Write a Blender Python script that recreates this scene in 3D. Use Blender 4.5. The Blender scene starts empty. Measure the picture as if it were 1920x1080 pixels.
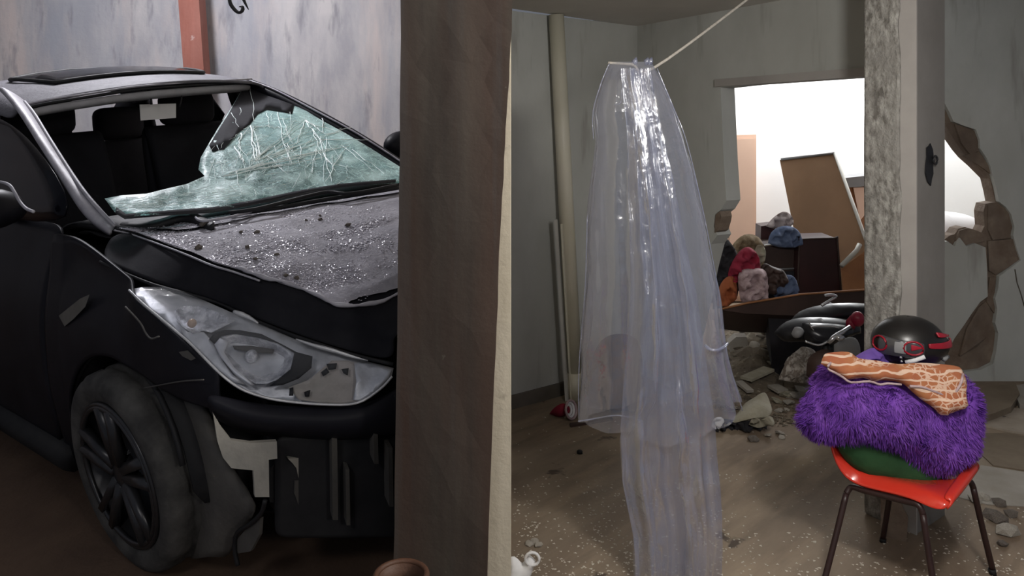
import bpy, bmesh, math, random
from mathutils import Vector, Matrix, Euler, noise
from mathutils.geometry import delaunay_2d_cdt
random.seed(7)
S = bpy.context.scene
COL = S.collection

# ------------------------------------------------------------------ camera, world, lights, exposure
F, H0, ZC = 1400.0, 250.0, 1.75          # focal length in px, horizon row, eye height
cam = bpy.data.cameras.new('camera'); co = bpy.data.objects.new('camera', cam); COL.objects.link(co)
cam.sensor_width = 36; cam.lens = F / 1920 * 36; cam.shift_y = -(540 - H0) / 1920
cam.clip_start = .05; cam.clip_end = 100
co.location = (0, 0, ZC); co.rotation_euler = (math.pi / 2, 0, 0)
S.camera = co
W = bpy.data.worlds.new('world'); S.world = W; W.use_nodes = True
W.node_tree.nodes['Background'].inputs[0].default_value = (.80, .86, 1.0, 1)
W.node_tree.nodes['Background'].inputs[1].default_value = .16
S.view_settings.view_transform = 'Standard'; S.view_settings.look = 'None'
S.view_settings.exposure = 0.0; S.view_settings.gamma = 1.0; S.view_settings.use_curve_mapping = False

def lamp(name, kind, loc, energy, col=(1, 1, 1), size=.3, rot=(0, 0, 0), spot=None):
    l = bpy.data.lights.new(name, kind); l.energy = energy; l.color = col
    if kind == 'AREA': l.size = size
    else: l.shadow_soft_size = size
    if spot: l.spot_size = spot; l.spot_blend = .6
    o = bpy.data.objects.new(name, l); COL.objects.link(o); o.location = loc; o.rotation_euler = rot
    return o
lamp('garage_lamp', 'POINT', (-2.2, 4.2, 3.35), 172, (.93, .93, 1.0), .15)
lamp('front_fill_left', 'POINT', (-.9, -.9, 2.9), 42, (1.0, .96, .92), .25)  # added fill from behind the camera for pillar and car front
lamp('unseen_room_light', 'POINT', (1.05, 1.35, 2.2), 88, (1.0, .97, .93), .12)  # added unseen light near the camera, for floor, walls and plastic glints
lamp('room_fill', 'POINT', (1.6, -1.2, 2.4), 50, (1.0, .96, .90), .15)  # added fill behind the camera, brightens the right room
lamp('bright_room_lamp', 'POINT', (3.25, 7.35, 2.6), 100, (.97, .98, 1.0), .2)
lamp('bright_room_lamp', 'POINT', (4.9, 7.4, 2.6), 45, (1.0, .98, .95), .2)

# ------------------------------------------------------------------ placing helpers
def ray(px, py): return Vector(((px - 960) / F, 1, (H0 - py) / F))
def at(px, py, Y): return Vector((0, 0, ZC)) + ray(px, py) * Y
def fl(px, py, z=0.0): return at(px, py, (ZC - z) * F / (py - H0))
CT = Vector((-.643, 2.825, .555))
CR = (Matrix.Rotation(math.radians(-36.84), 3, 'Z') @ Matrix.Rotation(math.radians(.54), 3, 'Y') @ Matrix.Rotation(math.radians(5.0), 3, 'X'))
CRI = CR.transposed(); CO = CRI @ (Vector((0, 0, ZC)) - CT)
def cp(px, py, ax, v):                    # point of the car (car coordinates) on one coordinate plane
    d = CRI @ ray(px, py); i = 'xyz'.index(ax); t = (v - CO[i]) / d[i]
    return CO + d * t
def ncar(v): return CRI @ (v - CT)
def wcar(v): return CR @ Vector(v) + CT
WALLX = -.215
def crush(v):                              # the front of the car is pushed flat against the middle wall
    w = wcar(v)
    lim = WALLX - .004 - .012 * noise.noise(w * 9)
    if w.x > lim and w.y > 1.9: w.x = lim
    return ncar(w)

# ------------------------------------------------------------------ materials
def mat(name, c1, c2=None, scale=4, stretch=(1, 1, 1), rough=.8, metal=0, bump=.15, bscale=30, c3=None, spec=.4,
        lo=.35, hi=.65, detail=8, coat=0, spots=None, spotscale=14, spotthr=.62, spotstretch=(1, 1, 1), c4=None, big=.7, soft=.05):
    m = bpy.data.materials.new(name); m.use_nodes = True; nt = m.node_tree; N = nt.nodes; L = nt.links
    b = N['Principled BSDF']; b.inputs['Roughness'].default_value = rough; b.inputs['Metallic'].default_value = metal
    b.inputs['Specular IOR Level'].default_value = spec; b.inputs['Coat Weight'].default_value = coat
    tc = N.new('ShaderNodeTexCoord')
    def nz(sc, st, dt=detail, rg=.6):
        mp = N.new('ShaderNodeMapping'); mp.inputs['Scale'].default_value = st; L.new(tc.outputs['Object'], mp.inputs[0])
        n = N.new('ShaderNodeTexNoise'); n.inputs['Scale'].default_value = sc; n.inputs['Detail'].default_value = dt
        n.inputs['Roughness'].default_value = rg; L.new(mp.outputs[0], n.inputs[0]); return n
    def mix(fac, a, bcol):
        x = N.new('ShaderNodeMix'); x.data_type = 'RGBA'; L.new(fac, x.inputs[0])
        for s, c in ((x.inputs[6], a), (x.inputs[7], bcol)):
            if hasattr(c, 'is_linked') or hasattr(c, 'links'): L.new(c, s)
            else: s.default_value = (*c, 1)
        return x.outputs[2]
    def ramp(sock, a, z):
        r = N.new('ShaderNodeMapRange'); r.inputs[1].default_value = a; r.inputs[2].default_value = z; L.new(sock, r.inputs[0]); return r.outputs[0]
    b.inputs['Base Color'].default_value = (*c1, 1)
    if c2:
        c = mix(ramp(nz(scale, stretch).outputs[0], lo, hi), c1, c2)
        if c3: c = mix(ramp(nz(scale * .31, stretch).outputs[0], .45, big), c, c3)
        if c4: c = mix(ramp(nz(scale * .6, (stretch[0] * 1.3, stretch[1] * 1.3, stretch[2] * .6)).outputs[0], .5, .7), c, c4)
        if spots: c = mix(ramp(nz(spotscale, spotstretch, 4).outputs[0], spotthr, spotthr + soft), c, spots)
        L.new(c, b.inputs['Base Color'])
    if bump:
        bp = N.new('ShaderNodeBump'); bp.inputs['Strength'].default_value = bump; bp.inputs['Distance'].default_value = .01
        L.new(nz(bscale, (1, 1, 1), 6).outputs[0], bp.inputs['Height']); L.new(bp.outputs[0], b.inputs['Normal'])
    return m
def see_through(name, col, lo, hi, rough=.1, tint=(.95, .96, .98), crack=None, gloss=0):
    m = bpy.data.materials.new(name); m.use_nodes = True; nt = m.node_tree; N = nt.nodes; L = nt.links
    b = N['Principled BSDF']; b.inputs['Base Color'].default_value = (*col, 1); b.inputs['Roughness'].default_value = rough
    b.inputs['Specular IOR Level'].default_value = .9
    t = N.new('ShaderNodeBsdfTransparent'); t.inputs[0].default_value = (*tint, 1)
    lw = N.new('ShaderNodeLayerWeight'); lw.inputs[0].default_value = .45
    r = N.new('ShaderNodeMapRange'); r.inputs[3].default_value = lo; r.inputs[4].default_value = hi
    L.new(lw.outputs['Facing'], r.inputs[0])
    x = N.new('ShaderNodeMixShader'); fac = r.outputs[0]
    tc = N.new('ShaderNodeTexCoord')
    if crack:                              # shattered laminated glass: fine crazing, milky where it is crushed
        acc = fac
        for sc, wd, wt in crack:
            v = N.new('ShaderNodeTexVoronoi'); v.feature = 'DISTANCE_TO_EDGE'; v.inputs['Scale'].default_value = sc
            n = N.new('ShaderNodeTexNoise'); n.inputs['Scale'].default_value = sc * .4; L.new(tc.outputs['Object'], n.inputs[0])
            ad = N.new('ShaderNodeMixRGB'); ad.blend_type = 'ADD'; ad.inputs[0].default_value = .25
            L.new(tc.outputs['Object'], ad.inputs[1]); L.new(n.outputs[1], ad.inputs[2]); L.new(ad.outputs[0], v.inputs[0])
            k = N.new('ShaderNodeMapRange'); k.inputs[1].default_value = 0; k.inputs[2].default_value = wd
            k.inputs[3].default_value = wt; k.inputs[4].default_value = 0; L.new(v.outputs['Distance'], k.inputs[0])
            mx = N.new('ShaderNodeMath'); mx.operation = 'ADD'; mx.use_clamp = True
            L.new(acc, mx.inputs[0]); L.new(k.outputs[0], mx.inputs[1]); acc = mx.outputs[0]
        n = N.new('ShaderNodeTexNoise'); n.inputs['Scale'].default_value = 7; n.inputs['Detail'].default_value = 7; L.new(tc.outputs['Object'], n.inputs[0])
        k = N.new('ShaderNodeMapRange'); k.inputs[1].default_value = .47; k.inputs[2].default_value = .7; k.inputs[4].default_value = .6; L.new(n.outputs[0], k.inputs[0])
        mx = N.new('ShaderNodeMath'); mx.operation = 'ADD'; mx.use_clamp = True; L.new(acc, mx.inputs[0]); L.new(k.outputs[0], mx.inputs[1]); fac = mx.outputs[0]
    n = N.new('ShaderNodeTexNoise'); n.inputs['Scale'].default_value = 25; L.new(tc.outputs['Object'], n.inputs[0])
    bp = N.new('ShaderNodeBump'); bp.inputs['Strength'].default_value = .35; bp.inputs['Distance'].default_value = .01
    L.new(n.outputs[0], bp.inputs['Height']); L.new(bp.outputs[0], b.inputs['Normal'])
    L.new(fac, x.inputs[0]); L.new(t.outputs[0], x.inputs[1]); L.new(b.outputs[0], x.inputs[2]); res = x.outputs[0]
    if gloss:                              # thin film: mirror-like sheen over the see-through body
        g = N.new('ShaderNodeBsdfGlossy'); g.inputs['Roughness'].default_value = .13; L.new(bp.outputs[0], g.inputs['Normal'])
        y = N.new('ShaderNodeMixShader'); q = N.new('ShaderNodeMapRange'); q.inputs[3].default_value = gloss; q.inputs[4].default_value = .5; L.new(lw.outputs['Fresnel'], q.inputs[0])
        L.new(q.outputs[0], y.inputs[0]); L.new(res, y.inputs[1]); L.new(g.outputs[0], y.inputs[2]); res = y.outputs[0]
    L.new(res, N['Material Output'].inputs[0]); return m

M = {}
M['garage_wall'] = mat('stained_plaster', (.32, .315, .335), (.47, .45, .45), 3.2, (1.6, 1.6, .5), .9, 0, .3, 25, c3=(.30, .315, .355), c4=(.50, .44, .42), spots=(.20, .20, .22), spotscale=5, spotthr=.56, spotstretch=(2.2, 2.2, .5), soft=.22)
M['room_wall'] = mat('grey_painted_plaster', (.40, .41, .39), (.48, .49, .47), 2.0, (1, 1, .6), .75, 0, .12, 20, c3=(.36, .36, .33), spots=(.22, .205, .18), spotscale=2.0, spotthr=.58, spotstretch=(2.8, 2.8, .45), soft=.2)
M['ceiling'] = mat('grey_ceiling_paint', (.62, .60, .57), (.54, .52, .49), 1.4, rough=.8, bump=.08)
M['white_wall'] = mat('white_painted_wall', (.82, .83, .83), (.78, .79, .79), 1.5, rough=.7, bump=.05)
M['brown_pillar'] = mat('weathered_brown_concrete', (.024, .019, .015), (.056, .046, .036), 4, (2.8, 2.8, .22), .75, 0, .10, 45, c3=(.050, .025, .016), c4=(.054, .053, .052), spots=(.14, .13, .11), spotscale=11, spotthr=.68)
M['cream'] = mat('cream_plaster', (.45, .40, .31), (.50, .45, .36), 5, (1, 1, .5), .85, 0, .2, 40, spots=(.36, .32, .25), spotscale=9, spotthr=.62)
M['rough_pillar'] = mat('stripped_rough_plaster', (.15, .14, .125), (.42, .41, .38), 30, (1.2, 1.2, .6), .95, 0, 1.0, 60, c3=(.27, .26, .24), lo=.38, hi=.62)
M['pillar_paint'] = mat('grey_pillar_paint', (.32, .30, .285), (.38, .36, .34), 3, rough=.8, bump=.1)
M['pillar_shade'] = mat('shaded_side_pillar_paint', (.17, .16, .15), (.21, .20, .19), 3, rough=.8, bump=.1)  # shade of the pillar's less lit face, put into a darker grey
M['brick'] = mat('broken_clay_and_mortar', (.16, .115, .085), (.24, .19, .15), 9, rough=.95, bump=.8, bscale=35, c3=(.12, .09, .07))
M['floor'] = mat('dirty_concrete_floor', (.165, .126, .092), (.265, .210, .152), 2.4, (.35, 1.5, 1), .85, 0, .35, 30, c3=(.13, .085, .056), c4=(.36, .28, .195), spots=(.075, .057, .043), spotscale=4, spotthr=.66)
M['garage_floor'] = mat('dark_earth_floor', (.09, .055, .038), (.13, .082, .055), 3, rough=.95, bump=.5)
M['dark_base'] = mat('dark_baseboard', (.10, .088, .072), (.15, .13, .11), 5, rough=.9)
M['red_post'] = mat('rusty_red_paint', (.20, .062, .042), (.26, .10, .075), 6, (2, 2, .4), .7, 0, .2, spots=(.36, .24, .22), spotscale=9, spotthr=.66, c3=(.22, .09, .07))
M['black_iron'] = mat('black_iron', (.02, .02, .022), rough=.5, bump=0)
# car
M['paint'] = mat('black_car_paint', (.008, .008, .011), (.014, .014, .019), 5, rough=.46, bump=.05, bscale=9, spec=.12)
M['dusty_paint'] = mat('dust_covered_black_paint', (.25, .243, .28), (.42, .405, .455), 7, (1, 1, 1), .75, 0, .45, 70, c3=(.16, .155, .172), lo=.3, hi=.7)
M['dusty_roof'] = mat('thin_dust_on_black_paint', (.085, .083, .098), (.15, .147, .165), 6, rough=.7, bump=.3, bscale=60)
M['grey_edge'] = mat('dusty_grey_trim', (.40, .39, .43), (.26, .25, .285), 14, rough=.5, bump=.15)
M['headliner'] = mat('grey_headliner', (.40, .40, .43), (.32, .32, .34), 9, rough=.9, bump=.1)
M['black_plastic'] = mat('black_plastic', (.010, .010, .012), (.018, .018, .020), 8, rough=.6, bump=.1, spec=.25)
M['seat'] = mat('black_seat_fabric', (.009, .009, .014), rough=.9, bump=.2)
M['tire'] = mat('dusty_tire_rubber', (.03, .029, .029), (.085, .082, .078), 9, rough=.85, bump=.3, bscale=60)
M['rim'] = mat('dark_alloy', (.035, .035, .038), (.06, .06, .065), 6, rough=.32, metal=.6, bump=0)
M['chrome'] = mat('bright_reflector', (.90, .90, .92), (.36, .36, .39), 30, rough=.2, metal=.5, bump=.7, bscale=95)
M['silver'] = mat('silver_lamp_shell', (.66, .66, .68), (.42, .42, .44), 12, rough=.38, metal=.35, bump=.15)
M['beige_plastic'] = mat('broken_beige_plastic', (.36, .32, .29), (.27, .25, .22), 8, rough=.5, bump=.2)
M['bracket'] = mat('grey_bracket', (.34, .32, .28), (.23, .22, .20), 7, rough=.7, bump=.2)
M['liner'] = mat('dusty_wheel_liner', (.085, .079, .070), (.13, .122, .11), 5, rough=.85, bump=.35, c3=(.05, .047, .048))
M['bulb'] = mat('amber_bulb', (.45, .33, .25), rough=.15, bump=0)
M['lens'] = see_through('clear_lens', (.85, .86, .9), .0, .16, .05)
M['glass'] = see_through('shattered_glass', (.50, .70, .68), .05, .40, .5, (.55, .74, .74), crack=[(24, .06, .45), (60, .07, .40)])
M['black_glass'] = mat('dark_window_glass', (.004, .004, .007), rough=.15, bump=0, spec=.15)
M['crack'] = mat('white_glass_crack', (.86, .95, .94), rough=.5, bump=0)
M['glass_bits'] = mat('crushed_glass', (.62, .60, .68), rough=.25, bump=0, spec=.8)
M['rock'] = mat('rubble_stone', (.10, .085, .075), (.20, .17, .145), 12, rough=.95, bump=.6)
M['pale_rock'] = mat('plaster_rubble', (.42, .39, .34), (.30, .27, .23), 10, rough=.95, bump=.5)
M['paper'] = mat('white_paper', (.78, .78, .79), (.68, .68, .70), 5, rough=.7, bump=.1)

# ------------------------------------------------------------------ mesh helpers
def link(name, me, m=None, parent=None, smooth=False, label=None, cat=None, group=None, kind=None):
    o = bpy.data.objects.new(name, me); COL.objects.link(o)
    if m: me.materials.append(M[m] if isinstance(m, str) else m)
    if smooth:
        for p in me.polygons: p.use_smooth = True
    if parent: o.parent = parent
    tag(o, label, cat, group, kind); return o
def tag(o, label=None, cat=None, group=None, kind=None):
    for k, v in (('label', label), ('category', cat), ('group', group), ('kind', kind)):
        if v: o[k] = v
def empty(name, loc, label, cat, group=None):
    o = bpy.data.objects.new(name, None); COL.objects.link(o); o.location = loc; o.empty_display_size = .1
    tag(o, label, cat, group); return o
def py(verts, faces):
    me = bpy.data.meshes.new('m'); me.from_pydata([tuple(v) for v in verts], [], faces); me.update()
    bm = bmesh.new(); bm.from_mesh(me); bmesh.ops.recalc_face_normals(bm, faces=bm.faces); bm.to_mesh(me); bm.free(); return me
def sub(o, n=2, th=0, bev=0):
    if n: s = o.modifiers.new('s', 'SUBSURF'); s.levels = n; s.render_levels = n
    if th: t = o.modifiers.new('t', 'SOLIDIFY'); t.thickness = th; t.offset = 0
    return o
def patch(name, rows, m, parent=None, n=2, th=.012, jit=0, **k):     # grid of points, subdivided and given thickness
    w = len(rows[0]); vs = [Vector(p) for r in rows for p in r]
    fs = [(i * w + j, i * w + j + 1, (i + 1) * w + j + 1, (i + 1) * w + j) for i in range(len(rows) - 1) for j in range(w - 1)]
    o = link(name, py(vs, fs), m, parent, True, **k); return sub(o, n, th)
def box_bm(bm, lo, hi, mtx=None, bev=0):
    r = bmesh.ops.create_cube(bm, size=1); v = r['verts']; lo = Vector(lo); hi = Vector(hi)
    for x in v: x.co = Vector((lo[i] + (x.co[i] + .5) * (hi[i] - lo[i]) for i in range(3)))
    if bev: 
        es = list({e for x in v for e in x.link_edges}); q = bmesh.ops.bevel(bm, geom=es, offset=bev, segments=2, affect='EDGES'); v = list({x for f in q['faces'] for x in f.verts} | {x for x in v if x.is_valid})
    if mtx: 
        for x in v: x.co = mtx @ x.co
def bmesh_obj(name, bm, m, parent=None, smooth=False, **k):
    me = bpy.data.meshes.new(name); bmesh.ops.recalc_face_normals(bm, faces=bm.faces); bm.to_mesh(me); bm.free(); return link(name, me, m, parent, smooth, **k)
def box(name, lo, hi, m, parent=None, bev=0, mtx=None, **k):
    bm = bmesh.new(); box_bm(bm, lo, hi, mtx, bev); return bmesh_obj(name, bm, m, parent, **k)
def tube_bm(bm, pts, r, n=8, closed=False):
    pts = [Vector(p) for p in pts]; rs = r if isinstance(r, (list, tuple)) else [r] * len(pts); rings = []
    up = Vector((.13, .21, .97))
    for i, p in enumerate(pts):
        a = pts[i - 1] if (i > 0 or closed) else p; c = pts[(i + 1) % len(pts)] if (i < len(pts) - 1 or closed) else p
        t = (c - a).normalized(); u = t.cross(up)
        if u.length < .05: u = t.cross(Vector((1, 0, 0)))
        u.normalize(); v = t.cross(u)
        rings.append([bm.verts.new(p + (u * math.cos(2 * math.pi * k / n) + v * math.sin(2 * math.pi * k / n)) * rs[i]) for k in range(n)])
    L = len(rings)
    for i in range(L if closed else L - 1):
        A, B = rings[i], rings[(i + 1) % L]
        for k in range(n): bm.faces.new((A[k], A[(k + 1) % n], B[(k + 1) % n], B[k]))
    if not closed: bm.faces.new(rings[0][::-1]); bm.faces.new(rings[-1])
def tube(name, pts, r, m, parent=None, n=8, closed=False, **k):
    bm = bmesh.new(); tube_bm(bm, pts, r, n, closed); return bmesh_obj(name, bm, m, parent, True, **k)
def smooth_line(pts, n=6):                    # Catmull-Rom
    pts = [Vector(p) for p in pts]; out = []
    for i in range(len(pts) - 1):
        a, b, c, d = pts[max(i - 1, 0)], pts[i], pts[i + 1], pts[min(i + 2, len(pts) - 1)]
        for j in range(n):
            t = j / n; out.append(.5 * ((2 * b) + (c - a) * t + (2 * a - 5 * b + 4 * c - d) * t * t + (3 * b - a - 3 * c + d) * t ** 3))
    return out + [pts[-1]]
def inside(p, poly):
    r = False; n = len(poly)
    for i in range(n):
        a, b = poly[i], poly[i - 1]
        if (a[1] > p[1]) != (b[1] > p[1]) and p[0] < (b[0] - a[0]) * (p[1] - a[1]) / (b[1] - a[1]) + a[0]: r = not r
    return r
def edist(p, poly):
    p = Vector(p); m = 1e9
    for i in range(len(poly)):
        a, b = Vector(poly[i]), Vector(poly[i - 1]); ab = b - a; t = max(0, min(1, (p - a).dot(ab) / max(ab.length_squared, 1e-9)))
        m = min(m, (a + ab * t - p).length)
    return m
def fill(outer, holes=(), h=None):            # constrained triangulation of a polygon with holes
    vs = [Vector(p[:2]) for p in outer]; faces = [list(range(len(vs)))]
    for ho in holes:
        k = len(vs); vs += [Vector(p[:2]) for p in ho]; faces.append(list(range(k, len(vs))))
    if h:
        x0 = min(v.x for v in vs); x1 = max(v.x for v in vs); y0 = min(v.y for v in vs); y1 = max(v.y for v in vs); j = 0; y = y0 + h * .5
        while y < y1:
            x = x0 + (h * .5 if j % 2 else 0)
            while x < x1:
                q = (x + random.uniform(-.15, .15) * h, y + random.uniform(-.15, .15) * h)
                if inside(q, outer) and not any(inside(q, o) for o in holes) and edist(q, outer) > h * .35 and all(edist(q, o) > h * .35 for o in holes): vs.append(Vector(q))
                x += h
            y += h * .87; j += 1
    r = delaunay_2d_cdt(vs, [], faces, 1, 1e-6); out = r[0]; tris = []
    for f in r[2]:
        c = sum((out[i] for i in f), Vector((0, 0))) / len(f)
        if inside(c, outer) and not any(inside(c, o) for o in holes): tris.append(list(f))
    return out, tris
def shell(out, tris, front, back):            # front and back skins joined round every border
    n = len(out); vs = [front(p) for p in out] + [back(p) for p in out]; fs = [tuple(t) for t in tris] + [tuple(i + n for i in t[::-1]) for t in tris]
    cnt = {}
    for t in tris:
        for i in range(len(t)): cnt.setdefault(frozenset((t[i], t[(i + 1) % len(t)])), []).append((t[i], t[(i + 1) % len(t)]))
    for e in cnt.values():
        if len(e) == 1: a, b = e[0]; fs.append((b, a, a + n, b + n))
    return py(vs, fs)
def puff(name, pts, Y, th, m, parent=None, h=.03, nz=.02, nsc=9, back=.7, rad=None, lean=0, smoothed=True, fold=0, **k):
    """soft thing: closed, rounded volume whose outline is given in the frame at depth Y"""
    ol = [at(x, y, Y) for x, y in pts]; ol = [(v.x, v.z) for v in ol]
    sm = smooth_line([Vector((a, b, 0)) for a, b in ol] + [Vector((*ol[0], 0))], 3)[:-1] if smoothed else [Vector((a, b, 0)) for a, b in ol]
    ol = [(v.x, v.y) for v in sm]; out, tris = fill(ol, (), h); rad = rad or max(th * 1.4, .02); z0 = min(p[1] for p in ol)
    def d(p):
        t = min(edist(p, ol) / rad, 1); return math.sqrt(max(0, 1 - (1 - t) ** 2))
    def fr(p):
        q = d(p); return Vector((p[0], Y + lean * (p[1] - z0) - th * q + nz * noise.fractal(Vector((p[0], Y, p[1])) * nsc, 1, 2, 3) * q + fold * (abs(noise.noise(Vector((p[0] * 1.2 + Y, Y, p[1] - p[0] * .5)) * nsc * 1.1)) - .15) * q, p[1]))
    def bk(p): return Vector((p[0], Y + lean * (p[1] - z0) + .002 + th * back * d(p), p[1]))
    return link(name, shell(out, tris, fr, bk), m, parent, True, **k)
def prism(name, pts, th, m, parent=None, h=None, off=None, rough=0, **k):
    """flat board: pts are world points of one face, th its thickness along the face normal (away from the camera)"""
    pts = [Vector(p) for p in pts]; c = sum(pts, Vector()) / len(pts); nn = Vector()
    for i in range(len(pts)): nn += (pts[i] - c).cross(pts[(i + 1) % len(pts)] - c)
    nn.normalize()
    if nn.dot(c - Vector((0, 0, ZC))) < 0: nn = -nn
    if off is None: off = nn * th
    n = len(pts); vs = pts + [p + off for p in pts]
    fs = [tuple(range(n)), tuple(range(2 * n - 1, n - 1, -1))] + [(i, (i + 1) % n, n + (i + 1) % n, n + i) for i in range(n)]
    return link(name, py(vs, fs), m, parent, **k)
def pb(name, px, Y, th, m, parent=None, **k):
    Ys = Y if isinstance(Y, (list, tuple)) else [Y] * len(px)
    return prism(name, [at(x, y, q) for (x, y), q in zip(px, Ys)], th, m, parent, **k)
def floor_slab(name, px, th, m, parent=None, z=0, **k):
    ps = [fl(x, y, z + th) for x, y in px]; return prism(name, ps, th, m, parent, off=Vector((0, 0, -th)), **k)
def rock_mesh(seed, r=1.0, n=1):
    bm = bmesh.new(); bmesh.ops.create_icosphere(bm, subdivisions=n, radius=r); o = Vector((seed * 3.7, seed * 1.3, 0))
    for v in bm.verts: v.co *= 1 + .45 * noise.noise(v.co * 1.3 + o); v.co.z *= .7
    me = bpy.data.meshes.new('rock'); bm.to_mesh(me); bm.free(); return me
ROCKS = [rock_mesh(i) for i in range(5)]
def rock(name, loc, r, m, label, cat, group=None, i=None, parent=None, flat=1.0):
    me = ROCKS[random.randrange(5) if i is None else i].copy(); o = link(name, me, m, parent, False, label, cat, group)
    o.location = loc; o.scale = (r * random.uniform(.8, 1.3), r * random.uniform(.8, 1.2), r * flat); o.rotation_euler = (random.uniform(-.3, .3), random.uniform(-.3, .3), random.uniform(0, 6)); return o
M['crumb'] = mat('pale_crumb', (.60, .56, .48), (.48, .43, .36), 6, rough=.9, bump=0)
def bits(name, pts, m, rmin, rmax, parent=None, kind='stuff', label=None, cat=None):  # crumbs past counting: one mesh
    vs, fs = [], []
    for p in pts:
        r = random.uniform(rmin, rmax); k = len(vs); a = random.uniform(0, 6.28)
        for j in range(3): vs.append(p + Vector((math.cos(a + j * 2.1) * r * random.uniform(.6, 1.3), math.sin(a + j * 2.1) * r * random.uniform(.6, 1.3), 0)))
        vs.append(p + Vector((random.uniform(-.3, .3) * r, random.uniform(-.3, .3) * r, r * random.uniform(.2, .5))))
        fs += [(k, k + 1, k + 3), (k + 1, k + 2, k + 3), (k + 2, k, k + 3), (k, k + 2, k + 1)]
    me = bpy.data.meshes.new(name); me.from_pydata([tuple(v) for v in vs], [], fs); return link(name, me, m, parent, False, label, cat, None, kind)

# ------------------------------------------------------------------ the setting: right room
A = Vector((.0068, 4.757, 0)); C = Vector((.912, 5.432, 0)); CEIL = 2.53
UL = (C - A).normalized(); DW = Vector((.532, -.847, 0)).normalized()
def on(px, py_, p0, d):                       # pixel -> (along, height) on an upright plane
    r = ray(px, py_); n = Vector((-d.y, d.x, 0)); t = n.dot(Vector((p0.x, p0.y, 0))) / n.dot(Vector((r.x, r.y, 0))); w = Vector((0, 0, ZC)) + r * t
    return ((w - p0).dot(d), w.z)
def wall(name, p0, d, outer, holes, th, m, h=None, nside=1, rough=.0, kind='structure', parent=None, **k):
    n = Vector((-d.y, d.x, 0)) * nside; out, tris = fill(outer, holes, h)
    me = shell(out, tris, lambda p: p0 + d * p[0] + Vector((0, 0, p[1])), lambda p: p0 + d * p[0] + n * th + Vector((0, 0, p[1])))
    return link(name, me, m, parent, False, kind=kind, **k)
fl_poly = [(-.03, -2), (4.4, -2), (6.2, 4), (6.2, 9), (-.03, 9)]
out, tris = fill(fl_poly, (), None); RF = Matrix.Rotation(math.radians(45), 3, 'Z'); RFI = RF.transposed()
fo = link('floor', shell(out, tris, lambda p: RFI @ Vector((p[0], p[1], 0)), lambda p: RFI @ Vector((p[0], p[1], -.2))), 'floor', kind='structure'); fo.rotation_euler = (0, 0, math.radians(45))
lw0 = Vector((-.2, 4.603, 0))
wall('wall_left', lw0, UL, [(0, 0), ((C - lw0).length + .12, 0), ((C - lw0).length + .12, CEIL), (0, CEIL)], [], .14, 'room_wall')
box('baseboard_left', (0.02, -.018, 0), ((C - lw0).length, 0.0, .085), 'dark_base', mtx=Matrix.Translation(lw0) @ Matrix.Rotation(math.atan2(UL.y, UL.x), 4, 'Z'), kind='structure')
SE = on(1690, 400, C, DW)[0]
def dpt(x, y): return on(x, y, C, DW)
TOPZ = dpt(1350, 163)[1]; 
door_outer = [(0, 0), dpt(1285, 712), dpt(1292, 640), dpt(1310, 560), dpt(1322, 500), dpt(1333, 458), dpt(1345, 441), dpt(1338, 425), dpt(1341, 402), dpt(1352, 393), dpt(1362, 376), dpt(1357, 300), dpt(1351, 164), dpt(1622, 134), (SE, dpt(1622, 134)[1] + .01), (SE, CEIL), (0, CEIL)]
door_outer[0] = (0, 0); door_outer[1] = (door_outer[1][0], 0)
wall('wall_back', C, DW, door_outer, [], .13, 'room_wall')
# lintel strip and jamb over the doorway
s0, s1 = dpt(1343, 155)[0], SE; za = dpt(1343, 149)[1]; zb = dpt(1343, 163)[1]
mtD = Matrix.Translation(C) @ Matrix.Rotation(math.atan2(DW.y, DW.x), 4, 'Z')
box('trim_1', (s0, -.018, zb), (s1, .10, za), 'pillar_paint', mtx=mtD, kind='structure')
# exposed clay where the doorway edge broke away
def V(*a): return Vector(a)
bl = [(1343, 402), (1350, 396), (1354, 406), (1350, 418), (1347, 432), (1341, 436), (1340, 420)]
link('broken_masonry', (lambda q: py(q + [p + V(.847, .532, 0) * .10 for p in q], [tuple(range(7)), tuple(range(13, 6, -1))] + [(i, (i + 1) % 7, 7 + (i + 1) % 7, 7 + i) for i in range(7)]))([C + DW * (dpt(x, y)[0] + .004) - V(.847, .532, 0) * random.uniform(.004, .02) + Vector((0, 0, dpt(x, y)[1])) for x, y in bl]), 'brick', label='ragged broken masonry bulging from the left edge of the doorway', cat='masonry')
# right wall with the hole broken through it
RY = 5.27; RP = Vector((2.85, RY, 0)); RX = Vector((1, 0, 0))
def rp(x, y): w = at(x, y, RY); return (w.x - RP.x, w.z)
hole_plaster = [rp(*p) for p in [(1722, 185), (1771, 193), (1780, 210), (1788, 228), (1808, 236), (1830, 243), (1837, 262), (1838, 278), (1850, 296), (1857, 312), (1861, 328), (1868, 352), (1873, 378), (1886, 388), (1896, 402), (1902, 425), (1900, 442), (1907, 468), (1914, 488), (1896, 502), (1874, 518), (1872, 540), (1866, 560), (1870, 580), (1866, 606), (1872, 625), (1868, 660), (1862, 682), (1838, 694), (1800, 698), (1722, 698)]]
hole_core = [rp(*p) for p in [(1722, 210), (1773, 223), (1782, 240), (1794, 262), (1808, 282), (1820, 296), (1838, 312), (1852, 326), (1862, 336), (1868, 360), (1872, 380), (1854, 383), (1850, 398), (1852, 425), (1846, 437), (1830, 431), (1815, 427), (1803, 430), (1796, 440), (1786, 443), (1774, 452), (1722, 462)]]
W2 = [(0, 0), (3.2, 0), (3.2, 3.05), (0, 3.05)]
wr = wall('wall_right', RP, RX, W2, [hole_plaster], .035, 'room_wall')
core = wall('masonry_core', RP + Vector((0, .036, 0)), RX, W2, [hole_core], .11, 'brick', kind=None, parent=wr)
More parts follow.
